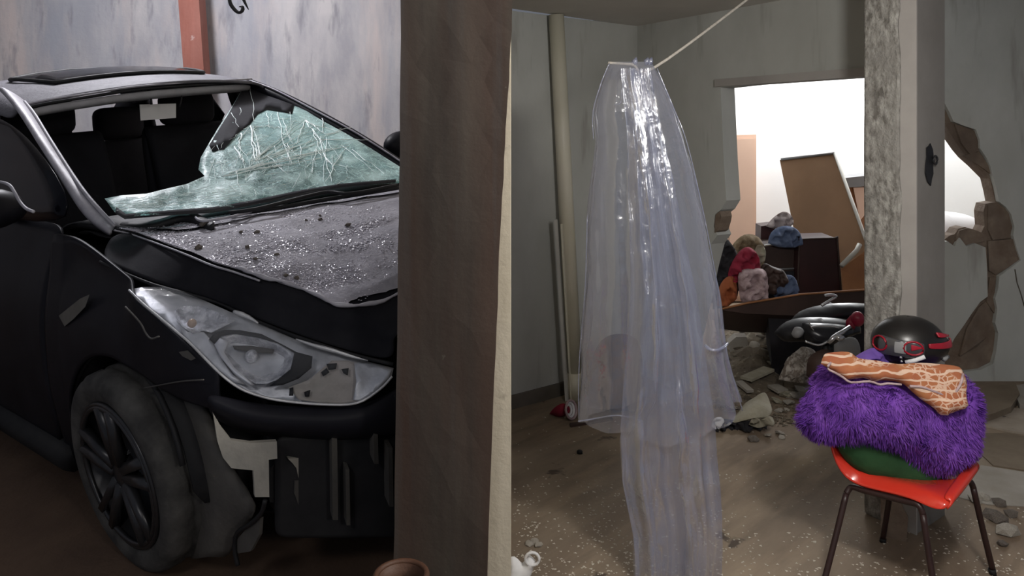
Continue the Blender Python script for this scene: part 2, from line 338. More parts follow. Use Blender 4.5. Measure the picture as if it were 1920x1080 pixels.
# plastered piece still standing inside the hole, and loose clay pieces round it
def rw(x, y, dy=0): return at(x, y, RY + dy)
frag = [(1700, 468), (1776, 452), (1790, 462), (1800, 446), (1812, 462), (1828, 456), (1848, 464), (1851, 505), (1852, 556), (1838, 566), (1822, 588), (1806, 612), (1790, 634), (1774, 664), (1700, 668)]
prism('plaster_fragment', [rw(*p) for p in frag], .03, 'room_wall', wr)
for nm, q, th in [('brick', [(1792, 447), (1800, 432), (1815, 428), (1843, 437), (1846, 452), (1820, 458), (1800, 462), (1797, 496), (1793, 500)], .05),
                  ('brick', [(1853, 384), (1872, 382), (1890, 394), (1898, 425), (1898, 446), (1862, 450), (1852, 430)], .06),
                  ('brick', [(1853, 452), (1899, 448), (1912, 486), (1890, 502), (1868, 516), (1855, 508)], .06),
                  ('brick', [(1790, 232), (1829, 246), (1834, 266), (1836, 282), (1820, 290), (1803, 268)], .05),
                  ('brick', [(1806, 292), (1836, 284), (1856, 314), (1858, 326), (1836, 310)], .05),
                  ('brick', [(1856, 520), (1868, 520), (1864, 560), (1866, 590), (1850, 566)], .05),
                  ('brick', [(1812, 618), (1836, 576), (1852, 562), (1860, 590), (1850, 632), (1832, 650), (1800, 668)], .05)]:
    cx = sum(p[0] for p in q) / len(q); cy = sum(p[1] for p in q) / len(q)
    prism(nm, [rw(cx + (x - cx) * 1.0, cy + (y - cy) * 1.0, .012 + random.uniform(0, .018)) for x, y in q], th * .4, 'brick', wr)
tube('crack_line', [rw(1903, 505, -.002), rw(1907, 530, -.002), rw(1914, 550, -.002), rw(1921, 575, -.002)], .004, 'dark_base', wr, 5)
# bright room behind
box('wall_far', (.9, 8.2, 0), (6.2, 8.35, 3.05), 'white_wall', kind='structure')
q0 = C + Vector((.02, .16, 0)); q1 = Vector((2.0, 8.25, 0)); qd = (q1 - q0)
wall('wall_near', q0, qd.normalized(), [(0, 0), (qd.length, 0), (qd.length, 3.05), (0, 3.05)], [], .1, 'white_wall')
box('wall_end', (6.05, 5.42, 0), (6.2, 8.2, 3.05), 'white_wall', kind='structure')
cpoly = [(-.02, -2), (4.4, -2), (C.x + DW.x * 5.5, C.y + DW.y * 5.5), (C.x, C.y + .02), (-.2, 4.5)]
out, tris = fill(cpoly); link('ceiling', shell(out, tris, lambda p: Vector((p[0], p[1], CEIL)), lambda p: Vector((p[0], p[1], CEIL + .1))), 'ceiling', kind='structure')
cp2 = [(C.x, C.y + .02), (C.x + DW.x * 5.5, C.y + DW.y * 5.5), (6.2, 1.2), (6.2, 8.35), (.9, 8.35)]
out, tris = fill(cp2); link('ceiling.001', shell(out, tris, lambda p: Vector((p[0], p[1], 3.05)), lambda p: Vector((p[0], p[1], 3.15))), 'white_wall', kind='structure')
out, tris = fill([(0, CEIL), (5.5, CEIL), (5.5, 3.1), (0, 3.1)])
link('wall_upper', shell(out, tris, lambda p: C + DW * p[0] + Vector((0, 0, p[1])), lambda p: C + DW * p[0] + Vector((.05, .03, p[1]))), 'room_wall', kind='structure')
# free pillar in front of the doorway wall
pN = Vector((1.760, 3.25, 0)); pl = -DW * .235; pr = Vector((.8, .6, 0)) * .29
pil = empty('concrete_pillar', pN + (pl + pr) / 2, 'square grey pillar with stripped rough plaster face, standing behind the red chair', 'pillar')
def loc_(p): return p - (pN + (pl + pr) / 2)
def pcol(name, a, b, dpt_, m, z0=0, z1=3.05):
    n = Vector((0, 0, 0)) + dpt_
    vs = []
    for z in (z0, z1):
        for q in (a, b, b + n, a + n): vs.append(loc_(q) + Vector((0, 0, z)))
    return link(name, py(vs, [(0, 1, 2, 3), (7, 6, 5, 4), (0, 1, 5, 4), (1, 2, 6, 5), (2, 3, 7, 6), (3, 0, 4, 7)]), m, pil)
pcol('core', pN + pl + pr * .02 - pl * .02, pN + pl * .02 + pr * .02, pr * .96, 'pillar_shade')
# rough stripped skin on the left face: uneven grid
rows = []
for i in range(61):
    z = i * .05; edge = .70 + .05 * noise.noise(Vector((0, 0, z * 3))) + .07 * noise.noise(Vector((5, 0, z * 8)))
    if z > 2.2: edge -= .04
    rows.append([loc_(pN + pl * (1 - t * edge)) + Vector((0, 0, z)) - pr * (.015 + (.016 * (noise.noise(Vector((t * 4, z * 9, 1))) + .3 * noise.noise(Vector((t * 12, z * 25, 1)))) if 0 < t < 1 else 0)) for t in [j / 8 for j in range(9)]])
patch('stripped_plaster', rows, 'rough_pillar', pil, 1, .02)
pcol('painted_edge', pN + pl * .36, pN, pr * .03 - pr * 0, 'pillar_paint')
# pipe stub on the shaded face; shade inside its hole is a black plate
hc = at(1745, 300, 3.33); un = Vector((.6, -.8, 0))
dst = (hc - pN).dot(pr.normalized()); hc = pN + pr.normalized() * dst + Vector((0, 0, hc.z))
bm = bmesh.new(); n = 14
ring = [(math.cos(i / n * 6.283) * (.030 + .008 * (i % 3)), math.sin(i / n * 6.283) * (.085 + .012 * (i % 2)) - .02) for i in range(n)]
pu = pr.normalized()
prism('recess_dark', [loc_(hc + pu * (a - .012) + Vector((0, 0, b)) + un * .003) for a, b in ring], .006, 'black_plastic', pil, off=-un * .004)
tube('pipe_stub', [loc_(hc + pu * .02 + Vector((math.cos(t / 12 * 6.283) * .018 * pu.x, math.cos(t / 12 * 6.283) * .018 * pu.y, math.sin(t / 12 * 6.283) * .018)) + un * .012) for t in range(12)], .005, 'black_iron', pil, 6, True)
# broken clay foot
prism('exposed_brick', [loc_(fl(1652, 1000)) + Vector((0, 0, z)) + d for z, d in ((0.0, Vector()),)] + [loc_(fl(1700, 1012)), loc_(fl(1703, 1012) + Vector((0, 0, .10))), loc_(fl(1690, 1010) + Vector((0, 0, .16))), loc_(fl(1700, 1012) + Vector((0, 0, .26))), loc_(fl(1652, 1000) + Vector((0, 0, .30)))], .02, 'brick', pil)

# ------------------------------------------------------------------ the setting: middle wall, front pillar, garage
box('wall_middle', (-.20, 1.78, -.05), (-.0035, 6.4, 3.6), 'cream', kind='structure')
PY = 1.72
pts_f = [(752, -330), (752, 0), (748, 350), (744, 640), (737, 1080), (733, 1330), (905, 1330), (913, 1080), (926, 720), (936, 480), (945, 300), (955, 150), (961, 0), (966, -330)]
pts_w = [at(x, y, PY) for x, y in pts_f]
def jag(a, b, k):
    r = []
    for i in range(k):
        p = a.lerp(b, i / k); r.append(p + Vector((.0025 * noise.noise(p * 40), 0, 0)))
    return r
poly = []
for i in range(len(pts_w)): poly += jag(pts_w[i], pts_w[(i + 1) % len(pts_w)], 5)
poly = [(p.x, p.z) for p in poly]; out, tris = fill(poly, (), .06)
link('weathered_pillar', shell(out, tris, lambda p: Vector((p[0], PY + .006 * noise.noise(Vector((p[0] * 9, 0, p[1] * 5))), p[1])), lambda p: Vector((min(p[0], -.012) if p[1] > 1.9 else p[0], PY + .055, p[1]))), 'brown_pillar', label='wide dark brown weathered pillar standing in front of the black car', cat='pillar')
box('wall_garage', (-6.5, 6.3, -.2), (-.2, 6.45, 3.6), 'garage_wall', kind='structure')
box('wall_side', (-6.6, 1.0, -.3), (-6.45, 6.45, 3.6), 'garage_wall', kind='structure')
box('ceiling.002', (-6.6, 2.9, 3.6), (-.0035, 6.45, 3.7), 'ceiling', kind='structure')
gf = bmesh.new()
for x, y in ((-6.4, 6.28), (-.205, 6.28), (-.205, 1.3), (-6.4, 1.3)):
    nrm = CR @ Vector((0, 0, 1)); z = CT.z - ((x - CT.x) * nrm.x + (y - CT.y) * nrm.y) / nrm.z
    gf.verts.new((x, y, z - .012))
gf.verts.ensure_lookup_table(); fc = gf.faces.new(gf.verts[:]); ex = bmesh.ops.extrude_face_region(gf, geom=[fc])
for v in ex['geom']:
    if isinstance(v, bmesh.types.BMVert): v.co.z = -.3
bmesh_obj('floor.001', gf, 'garage_floor', kind='structure')
# red post behind the car
po = empty('steel_post', at(350, 300, 5.9), 'rusty red painted post standing behind the black car against the stained wall', 'post')
lp = po.location
vs = []
for (xa, xb, y) in ((331, 370, -40), (366, 402, 420)):
    for x, dy in ((xa, 0), (xb, 0), (xb, .13), (xa, .13)): w = at(x, y, 5.9); vs.append(w + Vector((0, dy, 0)) - lp)
link('post_shaft', py(vs, [(0, 1, 2, 3), (7, 6, 5, 4), (0, 4, 5, 1), (1, 5, 6, 2), (2, 6, 7, 3), (3, 7, 4, 0)]), 'red_post', po)
vs = []
for z in (-.012, 0.06):
    for dx, dy in ((-.12, -.05), (.16, -.05), (.16, .18), (-.12, .18)):
        w = at(366, 420, 5.9); gz = CT.z - ((w.x + dx - CT.x) * nrm.x + (w.y + dy - CT.y) * nrm.y) / nrm.z; vs.append(Vector((w.x + dx, w.y + dy, gz + z)) - lp)
link('base_plate', py(vs, [(0, 1, 2, 3), (7, 6, 5, 4), (0, 4, 5, 1), (1, 5, 6, 2), (2, 6, 7, 3), (3, 7, 4, 0)]), 'red_post', po)
b_ = at(368, 420, 5.9); box('post_foot', (b_.x - lp.x - .06, -.0, .2 - lp.z), (b_.x - lp.x + .06, .13, b_.z - lp.z + .02), 'red_post', po)
# wrought iron scroll bracket
sc = smooth_line([at(*p, 4.0) for p in [(436, -60), (430, -20), (431, 3), (438, 16), (447, 23), (454, 20), (455, 13), (449, 12)]], 5)
br = empty('iron_bracket', at(445, -80, 4.0), 'black wrought iron scroll hanging above the car roof', 'bracket'); bl_ = br.location
tube('scroll', [p - bl_ for p in sc], [.010] * (len(sc) - 8) + [.009 - .0006 * i for i in range(8)], 'black_iron', br)
sc = smooth_line([at(*p, 4.0) for p in [(452, -60), (450, -20), (458, 2), (466, 18)]], 5)
tube('spike', [p - bl_ for p in sc], [.010] * 8 + [.010 - .0011 * i for i in range(len(sc) - 8)], 'black_iron', br)
tube('hanger_rod', [at(436, -60, 4.0) - bl_, at(452, -60, 4.0) - bl_, Vector((at(444, 0, 4).x, 4.0, 3.6)) - bl_], .010, 'black_iron', br)

# ------------------------------------------------------------------ the car
car = empty('car', CT, 'black dusty wrecked car with shattered windscreen, jammed behind the brown pillar', 'car')
car.rotation_euler = CR.to_euler()
def V(*a): return Vector(a)
# roof: crowned sheet from the header to the tail
def rz(x, y): 
    h = 1.408 + .088 * min(1, max(0, (-1.0 - x) / .55)) ** .8 - max(0, (-1.75 - x)) ** 2 * .10
    return h - .20 * y * y + .035 * y * (1 if x > -1.8 else .5)
rows = []
for i, f in enumerate([0, .06, .14, .25, .4, .55, .7, .85, 1]):
    r = []
    for y in (-.60, -.575, -.50, -.36, -.18, 0, .18, .34, .45, .525, .55):
        x0 = -1.02 - .26 * y * y; x = x0 + (-2.55 - x0) * f; z = rz(x, y)
        if y <= -.59 or y >= .545: z -= .045
        z += .006 * noise.noise(V(x * 4, y * 4, 2)); r.append(V(x, y, z))
    rows.append(r)
roof = patch('roof', rows, 'dusty_roof', car, 2, .012, label='roof panel under grey dust')
def roofp(px, py_):                          # march the pixel ray to the roof sheet
    d = CRI @ ray(px, py_); t = 2.0
    while t < 7:
        p = CO + d * t
        if p.x < -1.0 and p.z < rz(p.x, p.y) + .008: return V(p.x, p.y, rz(p.x, p.y) + .008)
        t += .01
    return CO + d * 3.6
sun = [V(-1.30, -.36, 0), V(-1.27, 0, 0), V(-1.30, .33, 0), V(-1.72, .33, 0), V(-1.72, -.36, 0)]
out, tris = fill([(p.x, p.y) for p in sun], (), .08)
link('sunroof', shell(out, tris, lambda p: V(p[0], p[1], rz(p[0], p[1]) + .017), lambda p: V(p[0], p[1], rz(p[0], p[1]) + .0)), 'black_glass', car, True)
tube('sunroof_seal', [V(p.x, p.y, rz(p.x, p.y) + .014) for p in smooth_line(sun + [sun[0]], 5)[:-1]], .010, 'black_plastic', car, 6, True)
# header rail under the front edge of the roof
hd = [cp(50, 200, 'x', -1.09), cp(100, 190, 'x', -1.07), cp(160, 181, 'x', -1.05), cp(260, 166, 'x', -1.03), cp(380, 157, 'x', -1.05), cp(470, 152, 'x', -1.11)]
tube('roof_seal', smooth_line([p + V(.004, 0, -.004) for p in hd]), .007, 'black_plastic', car, 6)
tube('roof_edge', smooth_line([p + V(.010, 0, .010) for p in hd]), .0045, 'grey_edge', car, 6)
rows = [[p + V(-.008, 0, -.012) for p in hd], [p + V(-.006, 0, -.030) for p in hd], [p + V(-.02, 0, -.046) for p in hd], [p + V(-.10, 0, -.05) for p in hd]]
patch('header_rail', rows, 'headliner', car, 2, .006)
# right A pillar, with the rubber seal along its inner edge
ao = [cp(-6, 160, 'y', -.615), cp(10, 176, 'y', -.62), cp(35, 208, 'y', -.64), cp(60, 250, 'y', -.66), cp(110, 328, 'y', -.68), cp(148, 392, 'y', -.70), cp(178, 420, 'y', -.69), cp(206, 438, 'y', -.67)]
ai = [cp(46, 190, 'x', -1.14), cp(50, 196, 'x', -1.11), cp(68, 218, 'y', -.57), cp(95, 262, 'y', -.60), cp(133, 322, 'y', -.63), cp(160, 360, 'y', -.65), cp(186, 392, 'y', -.65), cp(216, 426, 'y', -.63)]
rows = [[a + V(-.05, .03, -.02) for a in ao], ao, [a.lerp(b, .5) + V(.010, -.004, .004) for a, b in zip(ao, ai)], ai, [b + V(-.05, .02, -.02) for b in ai]]
apil = patch('windscreen_pillar', rows, 'grey_edge', car, 2, .010)
tube('pillar_seal', smooth_line([b.lerp(a, .12) + V(.012, -.004, .006) for a, b in zip(ao, ai)][1:]), .007, 'grey_edge', car, 6)
# left A pillar
lo_ = [cp(462, 146, 'y', .56), cp(510, 163, 'y', .58), cp(560, 186, 'y', .605), cp(610, 212, 'y', .63), cp(660, 240, 'y', .655), cp(710, 270, 'y', .68), cp(748, 296, 'y', .70), cp(800, 333, 'y', .72)]
li = [cp(466, 158, 'y', .50), cp(505, 172, 'y', .53), cp(552, 196, 'y', .555), cp(604, 224, 'y', .58), cp(652, 250, 'y', .605), cp(700, 280, 'y', .63), cp(740, 306, 'y', .65), cp(792, 342, 'y', .67)]
rows = [[a + V(-.04, -.01, -.03) for a in lo_], lo_, [a.lerp(b, .5) + V(.012, 0, .008) for a, b in zip(lo_, li)], li, [b + V(-.03, 0, -.02) for b in li]]
patch('windscreen_pillar.001', [[crush(p) for p in r] for r in rows], 'paint', car, 2, .010)
tube('pillar_trim', smooth_line([crush(a.lerp(b, .75) + V(.016, 0, .010)) for a, b in zip(lo_, li)]), .005, 'grey_edge', car, 6)
# bonnet: rows run from the windscreen forwards, columns from the right-hand shut line across
cow = [cp(216, 434, 'z', .938), cp(330, 437, 'z', .932), cp(395, 430, 'z', .934), cp(480, 411, 'z', .940), cp(600, 390, 'z', .945), cp(745, 366, 'z', .950)]
R0 = [cp(190, 487, 'y', -.76), cp(200, 462, 'y', -.71), cow[0], cow[1], cow[2], cow[3], cow[4], cow[5], V(.08, .5, .93), V(-.12, .70, .88)]
def hrow(sh, cr, dx, zc):
    a = cr.lerp(sh, .5) + V(-.006, .012, .004)
    return [sh, a, cr] + [V(cr.x + dx * k, cr.y + (0 - cr.y) * k * 1.0, cr.z + (zc - cr.z) * (1 - (1 - k) ** 2)) for k in (.2, .45, .7, 1.0)] + [V(cr.x + dx, .3, zc), V(cr.x + dx * .8, .55, zc - .03), V(cr.x + dx * .3, .70, zc - .10)]
HR = [R0,
      hrow(cp(235, 508, 'y', -.74), cp(250, 442, 'z', .925), .20, .945),
      hrow(cp(290, 530, 'y', -.72), cp(340, 475, 'z', .905), .16, .935),
      hrow(cp(345, 545, 'y', -.69), cp(400, 500, 'z', .885), .17, .93),
      hrow(cp(410, 563, 'z', .79), cp(440, 512, 'z', .87), .17, .92),
      hrow(cp(470, 592, 'z', .755), cp(490, 529, 'z', .85), .17, .915),
      hrow(cp(540, 620, 'z', .725), cp(560, 549, 'z', .82), .17, .90),
      hrow(cp(610, 644, 'z', .70), cp(625, 581, 'z', .785), .17, .86),
      hrow(cp(670, 662, 'z', .675), cp(680, 588, 'z', .77), .14, .82),
      hrow(cp(738, 678, 'z', .65), cp(735, 628, 'z', .72), .12, .74)]
HR = [[crush(p) for p in r] for r in HR]
M['hood_paint'] = mat('matte_black_bonnet_paint', (.011, .011, .014), (.02, .02, .024), 6, rough=.8, bump=.1, spec=.06)
hood = patch('hood', HR, 'hood_paint', car, 3, .010, label='black bonnet with a crumpled front edge')
# dust lies on the upper skin only: a second, slightly raised film with a torn edge
def hood_at(u, v):
    i = min(int(u), len(HR) - 2); j = min(int(v), len(HR[0]) - 2); a, b = u - i, v - j
    return (HR[i][j] * (1 - b) + HR[i][j + 1] * b) * (1 - a) + (HR[i + 1][j] * (1 - b) + HR[i + 1][j + 1] * b) * a
dv, df, nu, nv = [], [], 90, 70
for i in range(nu + 1):
    for j in range(nv + 1):
        vv = 2.02 + 6.4 * j / nv; ul = min(8.6, 7.2 + .5 * noise.noise(V(vv * 1.1, 3, 0)) + .18 * noise.noise(V(vv * 5, 3, 1)) + .35 * min(2, vv - 2)); u = .02 + ul * i / nu; p = hood_at(u, vv)
        p = p + V(0, 0, .012 + .004 * noise.noise(p * 14) + .010 * max(0, noise.noise(p * 5)) * min(1, max(0, u - 2)))
        dv.append(crush(p))
for i in range(nu):
    for j in range(nv):
        k = i * (nv + 1) + j; df.append((k, k + 1, k + nv + 2, k + nv + 1))
link('dust_layer', py(dv, df), 'dusty_paint', car, True, label='grey dust film on the bonnet')
# bent bright edge of the crumple
ce = smooth_line([HR[i][2].lerp(HR[i][3], .03) + V(0, 0, .015) for i in (4, 5, 6, 7)] + [HR[8][3].lerp(HR[8][2], .6) + V(0, 0, .016), HR[8][4] + V(0, 0, .018)], 8)
ce = [p + V(.012 * noise.noise(p * 30), .010 * noise.noise(p * 26 + V(4, 0, 0)), .005 * noise.noise(p * 22)) for p in ce]
tube('crumple_edge', [crush(p) for p in ce], [.0025 + .0045 * abs(math.sin(i * .55)) for i in range(len(ce))], 'grey_edge', car, 6)
tube('hood_fold', smooth_line([p.lerp(q, .03) + V(0, -.004, .006) for p, q in [(HR[i][2], HR[i][1]) for i in range(6)]], 4), .0032, 'grey_edge', car, 5)
# cowl, wipers
rows = [[crush(p + d) for p in [V(-.30, -.64, .935)] + cow[0:6] + [V(.06, .55, .93)]] for d in (V(.02, 0, -.022), V(-.03, 0, -.024), V(-.10, 0, -.022), V(-.16, .0, -.01), V(-.24, .0, -.03))]
patch('cowl', rows, 'black_plastic', car, 2, .008)
wq = [cp(430, 398, 'z', .972), cp(480, 392, 'z', .978), cp(560, 372, 'z', .985), cp(615, 360, 'z', .992), cp(660, 363, 'z', .985), cp(745, 347, 'z', .985)]
tube('wiper_arm', smooth_line([crush(p) for p in wq], 4), .007, 'black_plastic', car, 6)
tube('wiper_blade', smooth_line([crush(cp(x, y, 'z', z)) for x, y, z in ((432, 402, .962), (520, 390, .966), (600, 376, .970), (700, 360, .975), (748, 352, .975))], 4), .008, 'black_plastic', car, 6)
wq = [cp(225, 420, 'z', .955), cp(290, 424, 'z', .95), cp(330, 402, 'z', .975), cp(360, 404, 'z', .97), cp(378, 418, 'z', .955), cp(400, 424, 'z', .95)]
patch('wiper_housing', [[p + V(0, 0, -.02) for p in wq], [p + V(.004, -.004, 0) for p in wq], [p + V(-.03, .03, .002) for p in wq]], 'black_plastic', car, 2, .008)
tube('wiper_pivot', smooth_line([cp(*p, 'z', .965) for p in ((322, 403), (345, 400), (360, 402), (374, 413), (395, 413), (440, 405), (480, 394))], 4), .0045, 'grey_edge', car, 6)
# windscreen: what is left hangs as a crazed sheet, folded at its top corner
gpl = [(V(-.28, -.60, .975), (225, 405)), (V(-.02, -.2, 1.0), (430, 378)), (V(.10, .24, 1.0), (745, 338)), (V(-1.07, 0, 1.38), (320, 165)), (V(-1.16, .5, 1.38), (465, 160)), (V(-.34, .68, 1.02), (745, 300))]
def solve3(rows_, rhs):
    return (Matrix(rows_).transposed() @ Matrix(rows_)) if False else None
# plane of the screen (car coordinates), least squares z = a + b x + c y
def lsq(pts):
    import itertools
    A_ = [[0] * 3 for _ in range(3)]; B_ = [0] * 3
    for p in pts:
        r = (1, p.x, p.y)
        for i in range(3):
            B_[i] += r[i] * p.z
            for j in range(3): A_[i][j] += r[i] * r[j]
    return Matrix(A_).inverted() @ Vector(B_)
ga = lsq([g[0] for g in gpl])
def scr(px, py_, push=0):                     # pixel on the (slightly sagging) screen surface
    d = CRI @ ray(px, py_); t = (ga[0] + ga[1] * CO.x + ga[2] * CO.y - CO.z) / (d.z - ga[1] * d.x - ga[2] * d.y); return CO + d * (t + push)
g_out = [(466, 150), (500, 168), (560, 199), (604, 226), (652, 252), (700, 281), (744, 309), (790, 336), (770, 342), (700, 346), (640, 350), (560, 364), (500, 374), (440, 388), (400, 398), (330, 400), (270, 404), (232, 408), (215, 398), (196, 372), (230, 366), (275, 363), (315, 353), (350, 345), (384, 330), (372, 318), (376, 296), (392, 268), (410, 238), (432, 205), (450, 174)]
out, tris = fill(g_out, (), 11)
def gdepth(p, k=0):
    x, y = p; s = .05 * noise.noise(V(x * .012, y * .014, 2)) + .02 * noise.noise(V(x * .04, y * .04, 5)) + .008 * noise.noise(V(x * .12, y * .12, 5))
    e = max(0, 1 - edist(p, g_out) / 40); 
    return crush(scr(x, y, s * (1 - .5 * e) + .02 + k))
glass = link('windshield', shell(out, tris, lambda p: gdepth(p), lambda p: gdepth(p, .004)), 'glass', car, True, label='shattered greenish windscreen hanging inward')
# black ceramic band at its top corner and along its lower edge
for pl_ in ([(466, 149), (482, 152), (506, 168), (552, 194), (548, 214), (526, 210), (500, 206), (484, 214), (470, 232), (446, 250), (420, 280), (398, 284), (392, 272), (428, 214), (446, 182)],
            [(216, 400), (234, 411), (330, 403), (400, 399), (470, 386), (560, 367), (640, 351), (742, 342), (742, 336), (640, 344), (560, 357), (470, 376), (400, 388), (330, 393), (236, 401), (218, 388)]):
    o2, t2 = fill(pl_, (), 14); link('black_band', shell(o2, t2, lambda p: gdepth(p, -.006), lambda p: gdepth(p, -.003)), 'seat', glass, True)
# long cracks radiating from the blow, raised crushed ridges
rnd = random.Random(3); cb = bmesh.new()
def crackline(a, b, w, k=6, wob=2.5):
    w *= .8
    pts = []
    for i in range(k + 1):
        t = i / k; x = a[0] + (b[0] - a[0]) * t + rnd.uniform(-wob, wob) * (0 < i < k); y = a[1] + (b[1] - a[1]) * t + rnd.uniform(-wob, wob) * .6 * (0 < i < k); pts.append(gdepth((x, y), -.010))
    tube_bm(cb, pts, [w * (1 - .6 * i / k) for i in range(k + 1)], 4)
def ing(a): return inside(a, g_out)
for a, b, w in [((478, 298), (470, 240), .0042), ((488, 290), (474, 236), .003), ((470, 302), (572, 222), .003), ((495, 296), (590, 232), .0028), ((500, 298), (640, 240), .0026), ((455, 318), (610, 262), .0032), ((430, 325), (560, 290), .0034),
                ((520, 300), (655, 270), .003), ((572, 225), (600, 262), .003), ((580, 232), (640, 248), .0034), ((600, 262), (622, 340), .0026), ((612, 258), (606, 338), .0022), ((640, 272), (702, 322), .0024), ((588, 244), (604, 300), .002),
                ((440, 275), (452, 300), .005), ((446, 262), (470, 236), .003), ((500, 236), (530, 240), .0025), ((520, 210), (540, 300), .0022), ((530, 222), (548, 268), .002), ((604, 222), (606, 248), .0028), ((470, 160), (476, 226), .0022), ((482, 242), (430, 262), .002)]:
    crackline(a, b, w)
for a, b, w in [((478, 300), (572, 226), .0036), ((478, 302), (640, 246), .0032), ((440, 322), (655, 274), .004), ((420, 330), (600, 296), .004), ((574, 224), (556, 270), .003), ((574, 226), (612, 252), .0038), ((612, 252), (660, 238), .003), ((600, 262), (690, 262), .003),
                ((452, 250), (446, 282), .0045), ((446, 284), (456, 304), .006), ((470, 236), (484, 300), .0045), ((476, 238), (512, 236), .003), ((500, 212), (506, 240), .0025), ((512, 290), (566, 262), .004), ((640, 290), (610, 340), .003), ((660, 280), (720, 326), .0028), ((560, 292), (640, 276), .0036), ((530, 310), (480, 318), .005)]:
    crackline(a, b, w, 7, 3)
for i in range(150):
    a = (rnd.gauss(510, 75), rnd.gauss(285, 36)); l = rnd.uniform(12, 55); th = rnd.choice([rnd.gauss(-.55, .25), rnd.gauss(-.2, .2), rnd.gauss(1.5, .5)]); b = (a[0] + l * math.cos(th), a[1] + l * math.sin(th))
    if ing(a) and ing(b): crackline(a, b, rnd.uniform(.0007, .0022), 4, 3)
for i in range(70):
    x = rnd.uniform(215, 430); a = (x, 384 - (x - 215) * .10 + rnd.uniform(-14, 14)); b = (a[0] + rnd.uniform(15, 60), a[1] + rnd.uniform(-12, 3))
    if ing(a) and ing(b): crackline(a, b, rnd.uniform(.0006, .0014), 3, 3)
bmesh_obj('crack', cb, 'crack', glass, kind='stuff')
# right side: door glass, door, fender, sill
rows = [[V(x, -.60 - .02 * (x < -1), rz(max(x, -2.5), -.58) - .05) for x in (-1.05, -1.4, -1.8, -2.2, -2.5)], [V(x, -.67, 1.18) for x in (-.66, -1.2, -1.7, -2.2, -2.7)], [V(x, -.73, .95) for x in (-.22, -1.0, -1.6, -2.2, -2.9)]]
patch('door_glass', rows, 'black_glass', car, 2, .006)
def yside(x, z):
    y = -.80 + .10 * max(0, (z - .62) / .33) ** 2 + .05 * max(0, (.42 - z) / .3)
    return y + .05 * max(0, (-2.6 - x)) ** 1.2
def sidepatch(name, xs, top, bot, m, n=2, nrow=6, th=.012):
    rows = []
    for k in range(nrow):
        t = k / (nrow - 1); rows.append([V(x, yside(x, top(x) + (bot(x) - top(x)) * t), top(x) + (bot(x) - top(x)) * t) for x in xs])
    return patch(name, rows, m, car, n, th)
def arch(x, cx=0.0, r=.345, zc_=.285, sill=.2):
    d = abs(x - cx); return zc_ + math.sqrt(r * r - d * d) if d < r * .985 else sill
dr = sidepatch('front_door', [-1.42, -1.2, -.9, -.6, -.45], lambda x: .95, lambda x: .22, 'paint')
sidepatch('rear_door', [-2.35, -2.1, -1.8, -1.6, -1.43], lambda x: .95, lambda x: .22, 'paint')
sidepatch('rear_quarter', [-3.3, -3.0, -2.95, -2.85, -2.7, -2.5, -2.36], lambda x: .95 if x > -2.6 else .95 - .02 * (-2.6 - x), lambda x: arch(x, -2.6, .34), 'paint')
tube('sill', [V(-2.3, -.76, .20), V(-.4, -.76, .20)], .05, 'black_plastic', car, 8)
# fender: down from the bonnet shut line to the arch
def ftop(x):
    return .94 if x < -.25 else (.94 - (x + .25) * .27 if x < -.05 else .886 - (x + .05) * .30)
fx = [-.44, -.38, -.345, -.335, -.28, -.2, -.1, 0, .05, .075]
rows = []
for k in range(7):
    t = k / 6; r = []
    for x in fx:
        zt, zb = ftop(x), arch(x); z = zt + (zb - zt) * t
        y = yside(x, z); y = max(y, -.80) if z > .6 else y
        r.append(V(x, y if k else -.755, z))
    # leading part: follows the lower edge of the headlight
    for px, py_, yy, zb in ((247, 553, -.79, .61), (268, 572, -.79, .60), (300, 598, -.79, .585), (340, 636, -.785, .575), (384, 676, -.77, .572), (412, 700, -.757, .566)):
        p = cp(px, py_, 'y', yy); r.append(V(p.x, p.y - .006 * math.sin(t * 3.1), p.z + (zb - p.z) * t))
    rows.append(r)
patch('fender', rows, 'paint', car, 2, .010)
tube('arch_lip', [V(math.cos(a) * .347, -.795 + .02 * math.sin(a), .285 + math.sin(a) * .347) for a in [math.radians(18 + i * 8) for i in range(19)]], .008, 'black_plastic', car, 6)
tube('bumper_seam', smooth_line([cp(*p, 'y', -.80) for p in ((268, 728), (300, 722), (340, 715), (382, 712))], 4), .002, 'liner', car, 5)
patch('wheel_house', [[V(math.cos(a) * .35, y, .285 + math.sin(a) * .36) for a in [math.radians(-5 + i * 19) for i in range(11)]] for y in (-.775, -.6, -.45)], 'black_plastic', car, 1, .006)
# scuffs on the fender
for q in ([(121, 612), (110, 592), (150, 560), (168, 552), (160, 575), (138, 598)], [(335, 660), (352, 657), (367, 672), (358, 676), (342, 668)]):
    o2, t2 = fill(q, (), 12); link('scuff', shell(o2, t2, lambda p: cp(p[0], p[1], 'y', -.806), lambda p: cp(p[0], p[1], 'y', -.803)), 'liner', car)
tube('bent_wire', smooth_line([cp(*p, 'y', -.83) for p in ((235, 575), (262, 604), (274, 626), (284, 635), (298, 631))], 4), .0025, 'liner', car, 5)
